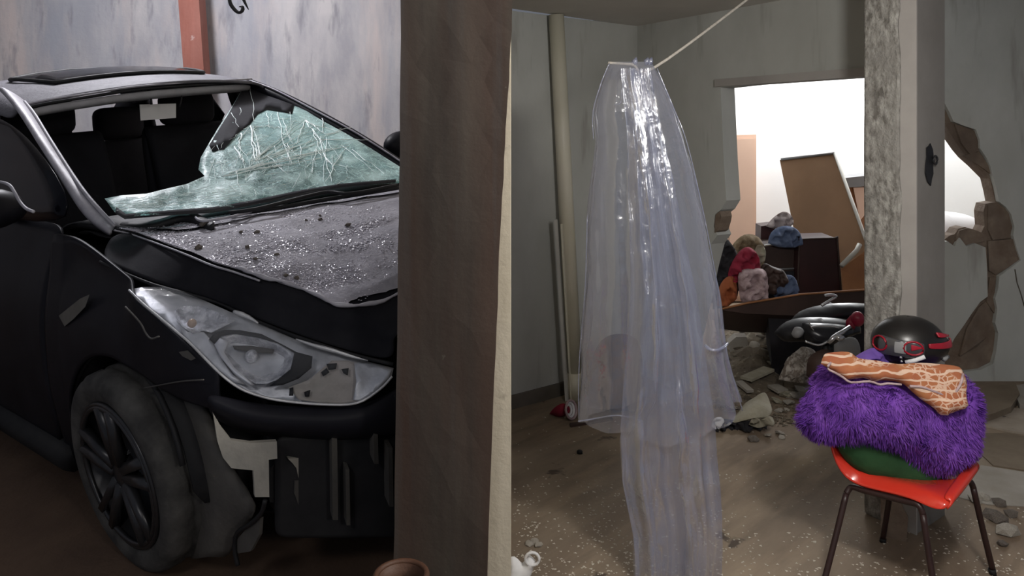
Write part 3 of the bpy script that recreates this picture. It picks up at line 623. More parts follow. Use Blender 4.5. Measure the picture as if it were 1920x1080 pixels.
# mirror
bm = bmesh.new(); bmesh.ops.create_uvsphere(bm, u_segments=20, v_segments=12, radius=1)
mc = cp(-34, 402, 'y', -.92)
for v in bm.verts: v.co = V(v.co.x * .075, v.co.y * .125, (v.co.z * .08 if v.co.z > 0 else v.co.z * .055)) + mc
bmesh_obj('door_mirror', bm, 'paint', car, True)
tube('mirror_glint', smooth_line([cp(*p, 'y', -.93) + V(.012, 0, .004) for p in ((-30, 344), (-5, 343), (14, 349), (24, 362), (34, 380), (46, 393), (60, 399))], 4), .0045, 'grey_edge', car, 6)  # curved highlight on the mirror edge, put in as a pale tube
bm = bmesh.new(); bmesh.ops.create_uvsphere(bm, u_segments=20, v_segments=12, radius=1)
mc = cp(752, 272, 'y', .86)
for v in bm.verts: v.co = V(v.co.x * .07, v.co.y * .10, v.co.z * .07) + mc
for v in bm.verts: v.co = crush(v.co)
bmesh_obj('door_mirror.001', bm, 'paint', car, True)
# left side, tail and cabin
rows = [[V(x, .78 - .03 * abs(z - .6), z) for x in (-3.2, -2.9, -2.4, -1.8, -1.2, -.6, -.1, .3)] for z in (.95, .75, .5, .22)]
patch('body_side', [[crush(p) for p in r] for r in rows], 'paint', car, 2, .012)
tube('roof_rail', [V(x, .565, rz(x, .55) - .045) for x in (-1.1, -1.5, -2.0, -2.5)], .03, 'paint', car, 8)
patch('door_pillar', [[V(-1.42, .57, 1.44), V(-1.52, .57, 1.44)], [V(-1.40, .66, 1.2), V(-1.52, .66, 1.2)], [V(-1.38, .74, .94), V(-1.52, .74, .94)]], 'black_plastic', car, 1, .03)
patch('rear_pillar', [[V(-2.3, .55, 1.43), V(-2.6, .52, 1.40)], [V(-2.45, .64, 1.2), V(-2.95, .60, 1.15)], [V(-2.5, .74, .94), V(-3.25, .68, .95)]], 'paint', car, 1, .03)
patch('rear_pillar.001', [[V(-2.3, -.60, 1.40), V(-2.6, -.56, 1.37)], [V(-2.45, -.66, 1.2), V(-2.95, -.62, 1.15)], [V(-2.5, -.74, .94), V(-3.25, -.68, .95)]], 'paint', car, 1, .03)
patch('trunk', [[V(x, y, z - .05 * abs(y)) for y in (-.7, -.4, 0, .4, .7)] for x, z in ((-2.98, .97), (-3.2, .965), (-3.42, .93), (-3.5, .80), (-3.52, .5), (-3.45, .25))], 'paint', car, 2, .012)
patch('rear_seat', [[V(x, y, z) for y in (-.62, -.3, 0, .3, .62)] for x, z in ((-1.75, .45), (-2.15, .44), (-2.2, .60), (-2.38, 1.08), (-2.46, 1.10), (-2.98, .98))], 'seat', car, 2, .03)
def headrest(name, c, par, w=.13, h=.085):
    bm = bmesh.new(); bmesh.ops.create_uvsphere(bm, u_segments=24, v_segments=14, radius=1)
    for v in bm.verts: v.co = V(.05 * v.co.x, *[k * math.copysign(abs(q) ** .45, q) for k, q in ((w, v.co.y), (h, v.co.z))]) + V(*c)
    return bmesh_obj(name, bm, 'seat', par, True)
for i, (y, xo) in enumerate(((-.36, 0), (.34, 0))):
    st = patch('front_seat', [[V(x, y + k, z) for k in (-.24, -.16, 0, .16, .24)] for x, z in ((-.72, .45), (-.75, .52), (-1.2, .50), (-1.28, .6), (-1.38, .9), (-1.45, 1.20), (-1.51, 1.20), (-1.46, .8), (-1.4, .45))], 'seat', car, 2, .05)
    headrest('headrest', (-1.50, y, 1.29), st, .15, .09)
for y in (-.42, .02, .44): headrest('rear_headrest', (-2.46, y, 1.20), car, .15, .10)
rows = [[crush(V(x, y, z)) for y in (-.66, -.3, 0, .3, .66)] for x, z in ((-.15, .93), (-.4, .955), (-.62, .93), (-.70, .82), (-.62, .55), (-.5, .4))]
patch('dashboard', rows, 'black_plastic', car, 2, .02)
bm = bmesh.new(); tube_bm(bm, [V(-.80, .34, .93) + V(.05 * math.sin(t), .18 * math.cos(t), .175 * math.sin(t)) for t in [i / 24 * 6.283 for i in range(24)]], .016, 8, True)
tube_bm(bm, [V(-.80, .17, .93), V(-.78, .34, .92), V(-.80, .51, .93)], .02, 6); tube_bm(bm, [V(-.66, .34, .86), V(-.80, .34, .92)], .03, 8)
bmesh_obj('steering_wheel', bm, 'black_plastic', car, True)
bm = bmesh.new(); box_bm(bm, (-3.3, -.70, .20), (-.45, .70, .24)); bmesh_obj('cabin_floor', bm, 'black_plastic', car)
prism('door_glass.001', [cp(*q, 'y', .60) for q in ((352, 186), (398, 184), (420, 214), (404, 250), (386, 266), (372, 240))], .006, 'black_glass', car, off=V(0, .006, 0))
prism('hanging_card', [cp(262, 196, 'x', -1.15), cp(330, 194, 'x', -1.15), cp(330, 221, 'x', -1.15), cp(264, 226, 'x', -1.15)], .004, 'paper', car, off=V(-.004, 0, 0))
tube('visor_arm', smooth_line([cp(*p, 'x', -1.08) for p in ((278, 168), (282, 178), (284, 196))], 3), .006, 'black_plastic', car, 6)
tube('visor_arm.001', smooth_line([cp(*p, 'x', -1.08) for p in ((340, 166), (341, 180), (337, 200))], 3), .004, 'black_plastic', car, 6)
# front end: engine-side panel, bumper beam, crumpled plastic
def fp(px, py_, x): return crush(cp(px, py_, 'x', x))
patch('bumper', [[fp(390, 738, .50), fp(450, 755, .55), fp(520, 764, .61), fp(600, 766, .68), (fp(680, 764, .75)), fp(735, 735, .79), fp(790, 700, .79)],
                 [fp(388, 752, .51), fp(450, 775, .58), fp(520, 786, .64), fp(600, 790, .71), fp(680, 788, .77), fp(738, 772, .81), fp(790, 740, .81)],
                 [fp(400, 778, .49), fp(450, 800, .56), fp(520, 812, .62), fp(600, 818, .69), fp(680, 818, .75), fp(738, 812, .80), fp(790, 800, .80)],
                 [fp(412, 786, .40), fp(450, 806, .46), fp(520, 818, .52), fp(600, 824, .59), fp(680, 824, .65), fp(738, 818, .70), fp(790, 806, .70)]], 'paint', car, 2, .010)
patch('bumper_beam', [[fp(x, y, xx) for x, xx in ((515, .56), (570, .60), (630, .64), (690, .70), (740, .74), (800, .74))] for y in (812, 860, 920, 980, 1005)], 'black_plastic', car, 2, .02)
for x0, x1, y0, y1, xx in ((622, 632, 812, 975, .68), (648, 655, 880, 985, .70), (728, 736, 840, 950, .78), (700, 708, 800, 870, .76)):
    prism('beam_rib', [fp(x0, y0, xx), fp(x1, y0, xx), fp(x1 + 2, y1, xx), fp(x0 + 2, y1, xx)], .02, 'liner', car, off=V(-.05, .03, 0))
patch('radiator_support', [[crush(V(.46, y, z)) for y in (-.62, -.4, -.1, .2, .6)] for z in (.64, .5, .3, .16)], 'black_plastic', car, 1, .03)
patch('undertray', [[crush(V(x, y, .17)) for y in (-.6, -.2, .2, .6)] for x in (.5, .2, -.4)], 'black_plastic', car, 1, .01)
patch('inner_panel', [[crush(V(x, y, z)) for x, y in ((.50, -.55), (.36, -.58), (.1, -.46), (-.4, -.46))] for z in (.82, .6, .4, .2)], 'black_plastic', car, 1, .01)
# light bracket left hanging where the bumper was
bq = [(400, 776), (414, 800), (434, 826), (470, 831), (519, 828), (520, 860), (504, 862), (505, 932), (478, 932), (475, 882), (434, 878), (418, 858), (408, 828)]
prism('bumper_bracket', [fp(x, y, .52 + .0009 * (x - 400)) for x, y in bq], .012, 'bracket', car, off=V(-.014, .006, 0))
prism('bracket_block', [fp(x, y, .56) for x, y in ((520, 864), (548, 858), (556, 900), (552, 945), (506, 942), (506, 880))], .05, 'black_plastic', car, off=V(-.05, .03, 0))
prism('bracket_arm', [fp(x, y, .60) for x, y in ((540, 860), (568, 858), (574, 875), (570, 895), (560, 898), (556, 878), (548, 868))], .014, 'bracket', car, off=V(-.014, .006, 0))
prism('bracket_arm.001', [fp(x, y, .60) for x, y in ((553, 902), (563, 900), (560, 926), (566, 945), (560, 948), (552, 925))], .014, 'liner', car, off=V(-.014, .006, 0))
# wheel-house liner hanging behind the tire
lr = [[(276, 748), (330, 742), (372, 750), (396, 775)], [(300, 800), (350, 800), (395, 815), (420, 862)], [(325, 860), (375, 870), (425, 890), (470, 925)], [(345, 920), (395, 930), (440, 945), (486, 960)], [(352, 985), (392, 985), (425, 985), (452, 992)], [(350, 1050), (380, 1045), (405, 1040), (430, 1046)]]
patch('wheel_liner', [[cp(x, y, 'y', -.70 - .035 * math.sin(j * 1.05) + .008 * noise.noise(V(x * .03, y * .03, 0))) for j, (x, y) in enumerate(r)] for r in lr], 'liner', car, 2, .010)
tube('liner_edge', smooth_line([cp(*p, 'y', -.735) for p in ((497, 938), (490, 962), (470, 982), (444, 1000), (440, 1030), (446, 1060))], 4), .006, 'black_plastic', car, 6)
prism('liner_scrap', [cp(*p, 'y', -.72) for p in ((447, 1012), (470, 985), (494, 968), (492, 1000), (476, 1030), (452, 1034))], .01, 'liner', car)
# headlight ------------------------------------------------------------
hl = [((240, 543), V(.11, -.79, .84)), ((330, 620), V(.35, -.79, .76)), ((420, 705), V(.49, -.755, .66)), ((520, 750), V(.62, -.69, .60)), ((650, 760), V(.74, -.57, .57)), ((735, 690), V(.79, -.45, .64)), ((610, 645), V(.62, -.545, .70)), ((470, 597), V(.45, -.60, .745)), ((330, 541), V(.21, -.70, .815))]
Aq = [[0] * 6 for _ in range(6)]; Bq = [0] * 6
for (px, py_), p in hl:
    w = wcar(p); X, Yp = (px - 480) / 250, (py_ - 650) / 110; r = (1, X, Yp, X * X, X * Yp, Yp * Yp)
    for i in range(6):
        Bq[i] += r[i] / w.y
        for j in range(6): Aq[i][j] += r[i] * r[j]
def gauss(A_, B_):
    n = len(B_); A_ = [r[:] + [b] for r, b in zip(A_, B_)]
    for i in range(n):
        A_[i][i] += 1e-6; k = max(range(i, n), key=lambda q: abs(A_[q][i])); A_[i], A_[k] = A_[k], A_[i]
        for j in range(n):
            if j != i:
                f_ = A_[j][i] / A_[i][i]; A_[j] = [a - f_ * b for a, b in zip(A_[j], A_[i])]
    return [A_[i][n] / A_[i][i] for i in range(n)]
hq = gauss(Aq, Bq)
def hp(px, py_, d=0):
    X, Yp = (px - 480) / 250, (py_ - 650) / 110; y = 1 / sum(a * b for a, b in zip(hq, (1, X, Yp, X * X, X * Yp, Yp * Yp)))
    return ncar(at(px, py_, y + d))
def hl_part(name, px, d0, m, par, dome=0, th=.006, h=12, **k):
    c = (sum(p[0] for p in px) / len(px), sum(p[1] for p in px) / len(px)); R_ = max((Vector(p) - Vector(c)).length for p in px)
    o2, t2 = fill(px, (), h)
    def dd(p): return d0 + dome * min(1, edist(p, px) / (R_ * .55)) ** .7
    return link(name, shell(o2, t2, lambda p: hp(p[0], p[1], dd(p)), lambda p: hp(p[0], p[1], dd(p) + th)), m, par, True, **k)
H_out = [(240, 543), (270, 538), (310, 538), (345, 548), (380, 562), (430, 584), (480, 604), (530, 626), (580, 647), (630, 662), (690, 678), (738, 690), (734, 708), (712, 730), (690, 748), (668, 757), (620, 761), (560, 757), (520, 751), (470, 738), (440, 722), (410, 697), (380, 668), (350, 638), (325, 618), (300, 596), (268, 570)]
housing = hl_part('headlight', H_out, .030, 'silver', car, .02, label='cracked right headlight in its silver shell')
hl_part('lens', H_out, -.012, 'lens', housing, -.02, .003)
hl_part('signal_reflector', [(328, 580), (345, 573), (380, 574), (420, 590), (442, 602), (420, 612), (396, 624), (380, 620), (362, 626), (340, 612), (330, 596)], .004, 'chrome', housing, .035, .004, 8)
bm = bmesh.new(); bmesh.ops.create_uvsphere(bm, u_segments=12, v_segments=8, radius=.012)
for v in bm.verts: v.co += hp(360, 606, -.002)
bmesh_obj('signal_bulb', bm, 'bulb', housing, True)
hl_part('lower_sweep', [(330, 600), (352, 622), (382, 622), (398, 640), (405, 655), (420, 680), (436, 702), (462, 722), (438, 716), (405, 690), (372, 656), (344, 628)], .006, 'silver', housing, .004, .004, 9)
# black bezel round the main bowl
hl_part('bezel', [(392, 636), (402, 624), (420, 618), (450, 619), (490, 626), (530, 646), (556, 660), (586, 668), (584, 690), (560, 710), (530, 722), (505, 724), (520, 712), (545, 692), (552, 662), (520, 644), (480, 632), (440, 626), (415, 630), (402, 645)], .000, 'black_plastic', housing, -.004, .006, 9)
bowl = [(402, 646), (414, 632), (440, 626), (480, 632), (520, 645), (552, 662), (546, 690), (526, 710), (500, 720), (478, 720), (452, 706), (430, 688), (412, 668)]
hl_part('main_reflector', bowl, .004, 'chrome', housing, .070, .004, 7)
hl_part('bowl_rim', [(430, 640), (420, 660), (440, 690), (478, 722), (470, 724), (438, 700), (412, 668), (402, 646), (412, 634)], -.002, 'silver', housing, 0, .004, 8)
bm = bmesh.new(); bmesh.ops.create_uvsphere(bm, u_segments=14, v_segments=10, radius=.017)
for v in bm.verts: v.co += hp(472, 668, .03)
bmesh_obj('headlight_bulb', bm, 'chrome', housing, True)
hl_part('bowl_visor', [(436, 648), (470, 648), (515, 655), (512, 663), (480, 662), (440, 656)], .02, 'liner', housing, 0, .004, 8)
hl_part('inner_reflector', [(540, 726), (580, 712), (605, 690), (622, 676), (650, 676), (690, 684), (732, 696), (722, 712), (695, 738), (672, 752), (640, 757), (600, 755), (560, 750)], .006, 'beige_plastic', housing, .020, .004, 8)
hl_part('clear_wedge', [(664, 680), (700, 682), (735, 692), (728, 708), (700, 738), (676, 752), (662, 750), (668, 715)], .0, 'silver', housing, .006, .003, 8)
for q in ([(612, 682), (632, 681), (630, 692), (616, 694)], [(602, 698), (612, 690), (618, 698), (606, 706)], [(640, 692), (654, 690), (652, 704), (644, 700)], [(570, 735), (582, 731), (580, 744), (572, 744)], [(543, 728), (550, 726), (550, 742), (542, 742)]):
    hl_part('broken_slot', q, .0, 'black_plastic', housing, 0, .003, 8)
tube('chrome_strip', smooth_line([hp(x, y, -.014) for x, y in ((438, 584), (455, 590), (470, 597), (484, 606))], 3), [.004, .006, .007, .007, .006, .006, .005, .004, .003, .002], 'silver', housing, 6)
tube('chrome_strip.001', smooth_line([hp(x, y, -.014) for x, y in ((555, 636), (590, 648), (625, 657), (660, 668), (690, 676))], 3), [.002, .003, .004, .005, .006, .006, .006, .005, .005, .004, .003, .002, .002], 'silver', housing, 6)
tube('lens_edge', smooth_line([hp(x, y, -.016) for x, y in ((242, 544), (268, 569), (300, 596), (350, 638), (380, 668), (410, 698), (440, 722), (470, 737), (520, 750), (600, 758), (668, 756), (712, 730), (735, 706))], 4), .0032, 'silver', housing, 6)
tube('shut_line', smooth_line([r[0] + V(.004, -.006, -.004) for r in HR], 4), .005, 'black_plastic', car, 6)
# wheel ------------------------------------------------------------------
def wheel(cx, cy, sgn, steer=0, name='wheel', lean=0):
    R_, w_ = .292, .095
    Tm = Matrix.Translation((cx, cy, .285)) @ Matrix.Rotation(lean, 4, Vector((.82, -.39, .41))) @ Matrix.Scale(1.035 if lean else 1, 4) @ Matrix.Rotation(steer, 4, 'Z')
    bm = bmesh.new(); prof = [(.205, -w_ * .85), (.225, -w_), (.255, -w_ * 1.06), (.278, -w_ * .96), (.290, -w_ * .8), (.292, -.04), (.286, -.034), (.286, -.026), (.292, -.02), (.292, .02), (.286, .026), (.286, .034), (.292, .04), (.290, w_ * .8), (.278, w_ * .96), (.255, w_ * 1.06), (.225, w_), (.205, w_ * .85)]
    n = 72; g = []
    for i in range(n):
        a = i / n * 6.2832; row = []
        for j, (r, y) in enumerate(prof):
            rr = r - (.005 if (4 <= j <= 13 and (i + (j > 8)) % 3 == 0) else 0); row.append(bm.verts.new((rr * math.cos(a), y, rr * math.sin(a))))
        g.append(row)
    for i in range(n):
        for j in range(len(prof) - 1): bm.faces.new((g[i][j], g[i][j + 1], g[(i + 1) % n][j + 1], g[(i + 1) % n][j]))
    for v in bm.verts: v.co = Tm @ v.co
    tr = bmesh_obj(name, bm, 'tire', car, True)
    bm = bmesh.new(); ys = sgn * w_
    for r, y in ((.207, ys * .95), (.198, ys * .98)): tube_bm(bm, [V(r * math.cos(i / 48 * 6.2832), y, r * math.sin(i / 48 * 6.2832)) for i in range(48)], .008, 6, True)
    g = [[bm.verts.new((r * math.cos(i / 48 * 6.2832), y, r * math.sin(i / 48 * 6.2832))) for r, y in ((.205, ys * .9), (.185, ys * .3), (.18, -ys * .6), (.02, -ys * .6))] for i in range(48)]
    for i in range(48):
        for j in range(3): bm.faces.new((g[i][j], g[i][j + 1], g[(i + 1) % 48][j + 1], g[(i + 1) % 48][j]))
    for v in bm.verts: v.co = Tm @ v.co
    bmesh_obj('rim', bm, 'rim', tr, True)
    for i in range(5):
        for k in (-.16, .16):
            a = i / 5 * 6.2832 + .3; q0 = V(.035 * math.cos(a + k * 2), ys * .82, .035 * math.sin(a + k * 2)); q1 = V(.20 * math.cos(a + k), ys * .93, .20 * math.sin(a + k))
            bm = bmesh.new(); tube_bm(bm, [q0, q0.lerp(q1, .5) + V(0, ys * .05, 0), q1], [.020, .017, .019], 6)
            for v in bm.verts: v.co = Tm @ v.co
            bmesh_obj('spoke', bm, 'rim', tr, True)
    bm = bmesh.new(); tube_bm(bm, [V(0, ys * .6, 0), V(0, ys * .90, 0), V(0, ys * .95, 0)], [.055, .05, .03], 16)
    for v in bm.verts: v.co = Tm @ v.co
    bmesh_obj('hub', bm, 'rim', tr, True)
    for i in range(5):
        a = i / 5 * 6.2832; bm = bmesh.new(); tube_bm(bm, [V(.06 * math.cos(a), ys * .6, .06 * math.sin(a)), V(.06 * math.cos(a), ys * .88, .06 * math.sin(a))], .008, 6)
        for v in bm.verts: v.co = Tm @ v.co
        bmesh_obj('lug_nut', bm, 'chrome', tr, True)
wheel(.0, -.715, -1, math.radians(-3), lean=math.radians(6)); wheel(-2.6, -.70, -1); wheel(-2.6, .68, 1)
# rubble and crushed glass lying on the bonnet
random.seed(11)
def hood_px(px, py_, lift=0):
    best = None
    for i in range(0, 86):
        for j in range(0, 64):
            p = hood_at(.04 + i * .1, 2.05 + j * .08); w = CR @ p + CT; e = (960 + F * w.x / w.y - px) ** 2 + (H0 - F * (w.z - ZC) / w.y - py_) ** 2
            if best is None or e < best[0]: best = (e, p)
    return crush(best[1] + V(0, 0, .012 + lift))
for k, (x, y, r) in enumerate([(383, 432, .016), (373, 474, .014), (455, 446, .008), (481, 442, .009), (603, 420, .010), (652, 431, .010), (466, 476, .009), (690, 378, .009), (555, 531, .009), (538, 527, .007), (600, 414, .006), (520, 486, .007), (480, 494, .007), (575, 420, .006)]):
    w = CR @ hood_px(x, y, r * .45) + CT
    rock('stone', w, r, 'rock', ['brown rubble lump at the rear right corner of the black bonnet, nearest the wiper', 'brown rubble lump on the bonnet edge just below the first one'][k] if k < 2 else 'small dark stone lying among crushed glass on the bonnet', 'stone', None if k < 2 else 'small stones on the bonnet')
pts = []
while len(pts) < 13000:
    u, v = random.uniform(.1, 7.5), 2.05 + 5.5 * random.random() ** 1.8; n_ = noise.noise(V(u * .9, v * 1.3, 3)) + .45 - .10 * abs(u - 2.6) - .06 * (v - 3)
    if random.random() < max(0.03, n_): pts.append(CR @ crush(hood_at(u, v) + V(0, 0, .013)) + CT)
bits('glass_crumbs', pts, 'glass_bits', .0016, .0048, label='crushed glass crumbs strewn over the black bonnet', cat='glass crumbs')

# ------------------------------------------------------------------ things of the right room
def simple(name, c1, c2=None, **k): M[name] = mat(name, c1, c2, **k); return name
M['film'] = see_through('clear_film', (.48, .51, .66), .09, .52, .3, (.965, .97, .985), gloss=.08)
M['film2'] = see_through('milky_film', (.42, .46, .66), .22, .52, .3, (.93, .94, .975), gloss=.07)
simple('pvc', (.60, .57, .50), (.52, .50, .40), scale=2, stretch=(1, 1, .4), rough=.5, bump=.03, c3=(.52, .48, .32))
simple('batten', (.50, .49, .45), (.42, .41, .37), scale=6, rough=.6, bump=.05)
simple('rope', (.50, .47, .42), (.40, .37, .33), scale=60, rough=.9)
simple('peach', (.72, .50, .38), (.68, .47, .36), scale=2, rough=.6, bump=.02)
simple('brown_board', (.26, .150, .080), (.22, .125, .065), scale=3, stretch=(1, 1, .3), rough=.5, bump=.05)
simple('tan_board', (.32, .14, .055), (.25, .105, .042), scale=4, rough=.6, bump=.05)
simple('dark_wood', (.045, .014, .014), (.03, .011, .011), scale=4, rough=.45, bump=.05)
simple('dark_brown', (.055, .03, .024), (.035, .02, .016), scale=5, rough=.6, bump=.1)
simple('black_cloth', (.012, .011, .014), (.02, .018, .022), scale=8, rough=.9, bump=.3)
simple('red_cloth', (.26, .012, .035), (.18, .01, .03), scale=6, rough=.85, bump=.3)
simple('pink_cloth', (.52, .40, .41), (.30, .21, .22), scale=22, stretch=(.5, 1, 1.6), rough=.9, bump=.3)
simple('orange_cloth', (.34, .10, .035), (.24, .06, .02), scale=7, rough=.85, bump=.3)
simple('denim', (.05, .075, .15), (.16, .20, .30), scale=6, rough=.9, bump=.3)
simple('grey_cloth', (.40, .35, .35), (.22, .17, .16), scale=14, rough=.9, bump=.3)
simple('fur_cloth', (.13, .085, .045), (.26, .20, .13), scale=20, rough=.95, bump=.6)
simple('lilac_cloth', (.45, .42, .70), (.35, .32, .58), scale=9, rough=.9)
simple('moto_black', (.010, .010, .013), (.018, .018, .022), scale=6, rough=.28, bump=.02)
simple('moto_red', (.22, .012, .03), (.30, .02, .05), scale=12, rough=.3, bump=.05)
simple('steel', (.62, .62, .64), (.50, .50, .52), scale=9, rough=.22, metal=.8, bump=.02)
simple('grey_plate', (.24, .24, .245), (.20, .20, .205), scale=5, rough=.5, bump=.05)
simple('pattern_white', (.46, .42, .38), (.20, .165, .14), scale=26, rough=.9, bump=.3, lo=.46, hi=.56)
simple('dirt', (.11, .088, .062), (.20, .165, .12), scale=9, rough=.95, bump=.9, c3=(.10, .08, .06), spots=(.30, .27, .21), spotscale=18, spotthr=.62)
simple('dirty_sheet', (.28, .255, .18), (.40, .37, .30), scale=7, rough=.9, bump=.5, c3=(.18, .17, .13))
simple('rug', (.36, .31, .255), (.28, .235, .19), scale=6, rough=.95, bump=.4, spots=(.12, .10, .085), spotscale=13, spotthr=.64)
simple('pale_slab', (.34, .315, .28), (.26, .235, .20), scale=4, rough=.9, bump=.4)
simple('brown_slab', (.20, .16, .115), (.15, .115, .08), scale=4, rough=.9, bump=.5)
simple('red_plastic', (.62, .040, .022), (.55, .032, .018), scale=3, rough=.22, bump=.02, coat=.3)
simple('chair_metal', (.022, .010, .010), (.03, .014, .013), scale=9, rough=.4, bump=.02)
simple('green_cushion', (.012, .055, .018), (.018, .075, .025), scale=9, rough=.8, bump=.2)
simple('purple_fur', (.155, .045, .36), (.23, .085, .46), scale=16, rough=.95, bump=.5, c3=(.085, .02, .24))
simple('purple_cloth', (.12, .06, .30), (.16, .09, .36), scale=10, rough=.9)
simple('helmet_black', (.012, .011, .011), rough=.30, bump=0, spec=.5)
simple('helmet_red', (.34, .012, .028), (.26, .01, .02), scale=8, rough=.3, bump=0)
simple('visor', (.05, .05, .055), rough=.12, bump=0, spec=.7)
simple('clay', (.075, .032, .016), (.045, .02, .011), scale=7, rough=.6, bump=.3)
# printed cloth: cream lines and rows of small motifs on orange brown
m = mat('printed_cloth', (.42, .17, .07), (.34, .10, .05), scale=9, rough=.9, bump=.25); M['printed_cloth'] = m
nt = m.node_tree; N = nt.nodes; L = nt.links; b = N['Principled BSDF']; src = b.inputs['Base Color'].links[0].from_socket
tc = N.new('ShaderNodeTexCoord'); wv = N.new('ShaderNodeTexWave'); wv.inputs['Scale'].default_value = 11; wv.inputs['Distortion'].default_value = 5; wv.inputs['Detail'].default_value = 1.5; wv.inputs['Detail Scale'].default_value = 1.2; wv.bands_direction = 'Z'
L.new(tc.outputs['Object'], wv.inputs[0])
vo = N.new('ShaderNodeTexVoronoi'); vo.inputs['Scale'].default_value = 42; vo.feature = 'DISTANCE_TO_EDGE'; L.new(tc.outputs['Object'], vo.inputs[0])
nn = N.new('ShaderNodeTexNoise'); nn.inputs['Scale'].default_value = 6; L.new(tc.outputs['Object'], nn.inputs[0])
def mr(s, a, z, lo=0, hi=1):
    r = N.new('ShaderNodeMapRange'); r.inputs[1].default_value = a; r.inputs[2].default_value = z; r.inputs[3].default_value = lo; r.inputs[4].default_value = hi; L.new(s, r.inputs[0]); return r.outputs[0]
def mm(op, a, c):
    x = N.new('ShaderNodeMath'); x.operation = op; L.new(a, x.inputs[0]); L.new(c, x.inputs[1]); x.use_clamp = True; return x.outputs[0]
motif = mm('MULTIPLY', mr(vo.outputs['Distance'], .05, .10, .8, 0), mr(nn.outputs[0], .5, .56)); fac = mm('MAXIMUM', mr(wv.outputs['Fac'], .80, .90), motif)
x = N.new('ShaderNodeMix'); x.data_type = 'RGBA'; L.new(fac, x.inputs[0]); L.new(src, x.inputs[6]); x.inputs[7].default_value = (.66, .47, .36, 1); L.new(x.outputs[2], b.inputs['Base Color'])

# hanging clear plastic -------------------------------------------------
PYc = 3.05
prof = [(118, 1143, 1222), (150, 1128, 1240), (185, 1118, 1256), (212, 1112, 1266), (262, 1115, 1284), (330, 1108, 1303), (400, 1102, 1318), (470, 1098, 1332), (540, 1097, 1346), (600, 1092, 1354), (650, 1088, 1364), (700, 1086, 1374), (745, 1085, 1386), (795, 1084, 1396)]
def edge(y):
    for (a, l0, r0), (b_, l1, r1) in zip(prof, prof[1:]):
        if y <= b_: t = max(0, (y - a) / (b_ - a)); return l0 + (l1 - l0) * t, r0 + (r1 - r0) * t
    return prof[-1][1:]
pl0 = at(1185, 116, PYc)
sheet = empty('plastic_sheet', pl0, 'clear crumpled plastic sheet hung by its gathered top from a rope', 'plastic sheet')
NA, NB = 96, 110; vs, fs = [], []
for i in range(NB + 1):
    t = i / NB
    for j in range(NA):
        a = j / NA * 6.2832; ca, sa = math.cos(a), math.sin(a)
        yend = 790 + 8 * math.sin(a * 3) - (35 * max(0, ca) ** 3) + 4 * math.sin(a * 7)
        y = 116 + (yend - 116) * t; l, r = edge(y); c, hw = (l + r) / 2, (r - l) / 2
        g = 1 + (.045 * math.sin(a * 7 + 1) + .05 * math.sin(a * 11 + 2.2 * t) + .03 * math.sin(a * 17 + t * 3)) * min(1, .3 + t) + .05 * noise.noise(V(ca * 2, sa * 2, t * 5)) + .03 * noise.noise(V(ca * 6, sa * 6, t * 14)) + .014 * noise.noise(V(ca * 16, sa * 16, t * 30))
        wv_ = hw / F * PYc; xx = ca * min(g, 1.0 + .02 * math.sin(t * 20)); dep = wv_ * (.42 + .1 * t) * g * sa
        if t < .05: dep *= t / .05 * .8 + .2
        w = at(c + hw * xx, y, PYc) + V(0, dep, 0); vs.append(w - pl0)
for i in range(NB):
    for j in range(NA): fs.append((i * NA + j, i * NA + (j + 1) % NA, (i + 1) * NA + (j + 1) % NA, (i + 1) * NA + j))
link('skirt', py(vs, fs), 'film', sheet, True)
sp = [(135, 1160, 1215), (260, 1172, 1240), (400, 1176, 1270), (540, 1180, 1300), (660, 1172, 1318), (790, 1160, 1335), (900, 1166, 1343), (1000, 1186, 1348), (1080, 1188, 1346), (1104, 1190, 1340)]
def sedge(y):
    for (a, l0, r0), (b_, l1, r1) in zip(sp, sp[1:]):
        if y <= b_: t = max(0, (y - a) / (b_ - a)); return l0 + (l1 - l0) * t, r0 + (r1 - r0) * t
    return sp[-1][1:]
for lay, (dy, ph) in enumerate(((-.06, 0), (.03, 2.0))):
    vs, fs = [], []; nx, ny = 46, 110
    for i in range(ny + 1):
        y = 130 + (1100 - 130) * i / ny; l, r = sedge(y)
        if lay: l += (r - l) * .22 * (1 if y < 760 else 1 - min(1, (y - 760) / 60)); r -= (r - l) * .10
        for j in range(nx + 1):
            s = j / nx; k = min(1, i / 30); w = at(l + (r - l) * s, y, PYc - .12 * (i / ny)) + V(0, dy + k * (.028 * math.sin(s * 13 + ph + i * .02) + .018 * math.sin(s * 29 + ph * 2)) + .03 * noise.noise(V(s * 5, i * .06, ph)) + .012 * noise.noise(V(s * 16, i * .2, ph)), 0); vs.append(w - pl0)
    for i in range(ny):
        for j in range(nx): k = i * (nx + 1) + j; fs.append((k, k + 1, k + nx + 2, k + nx + 1))
    link('long_fold', py(vs, fs), 'film2' if lay == 0 else 'film', sheet, True)
for k, pts in enumerate([[(1143, 118), (1130, 148), (1112, 208), (1113, 262)], [(1232, 128), (1262, 200), (1290, 275), (1322, 412)], [(1166, 165), (1164, 192), (1152, 196)], [(1322, 412), (1346, 540), (1358, 640), (1392, 770)], [(1101, 405), (1097, 540), (1086, 680), (1085, 786)]]):
    tube('fold_crease', [p - pl0 for p in smooth_line([at(x, y, PYc - .02) for x, y in pts], 6)], .0022, 'film2', sheet, 5)
tube('hem', [p - pl0 for p in smooth_line([at(x, y, PYc - .10 + d) for x, y, d in ((1322, 648, 0), (1332, 655, -.03), (1346, 656, -.03), (1358, 650, 0), (1364, 644, .04))], 5)], .006, 'film2', sheet, 6)
tube('hem', [p - pl0 for p in smooth_line([at(x, y, PYc - .10) for x, y in ((1084, 790), (1110, 786), (1150, 779), (1180, 782), (1205, 790))], 5)], .003, 'film2', sheet, 6)
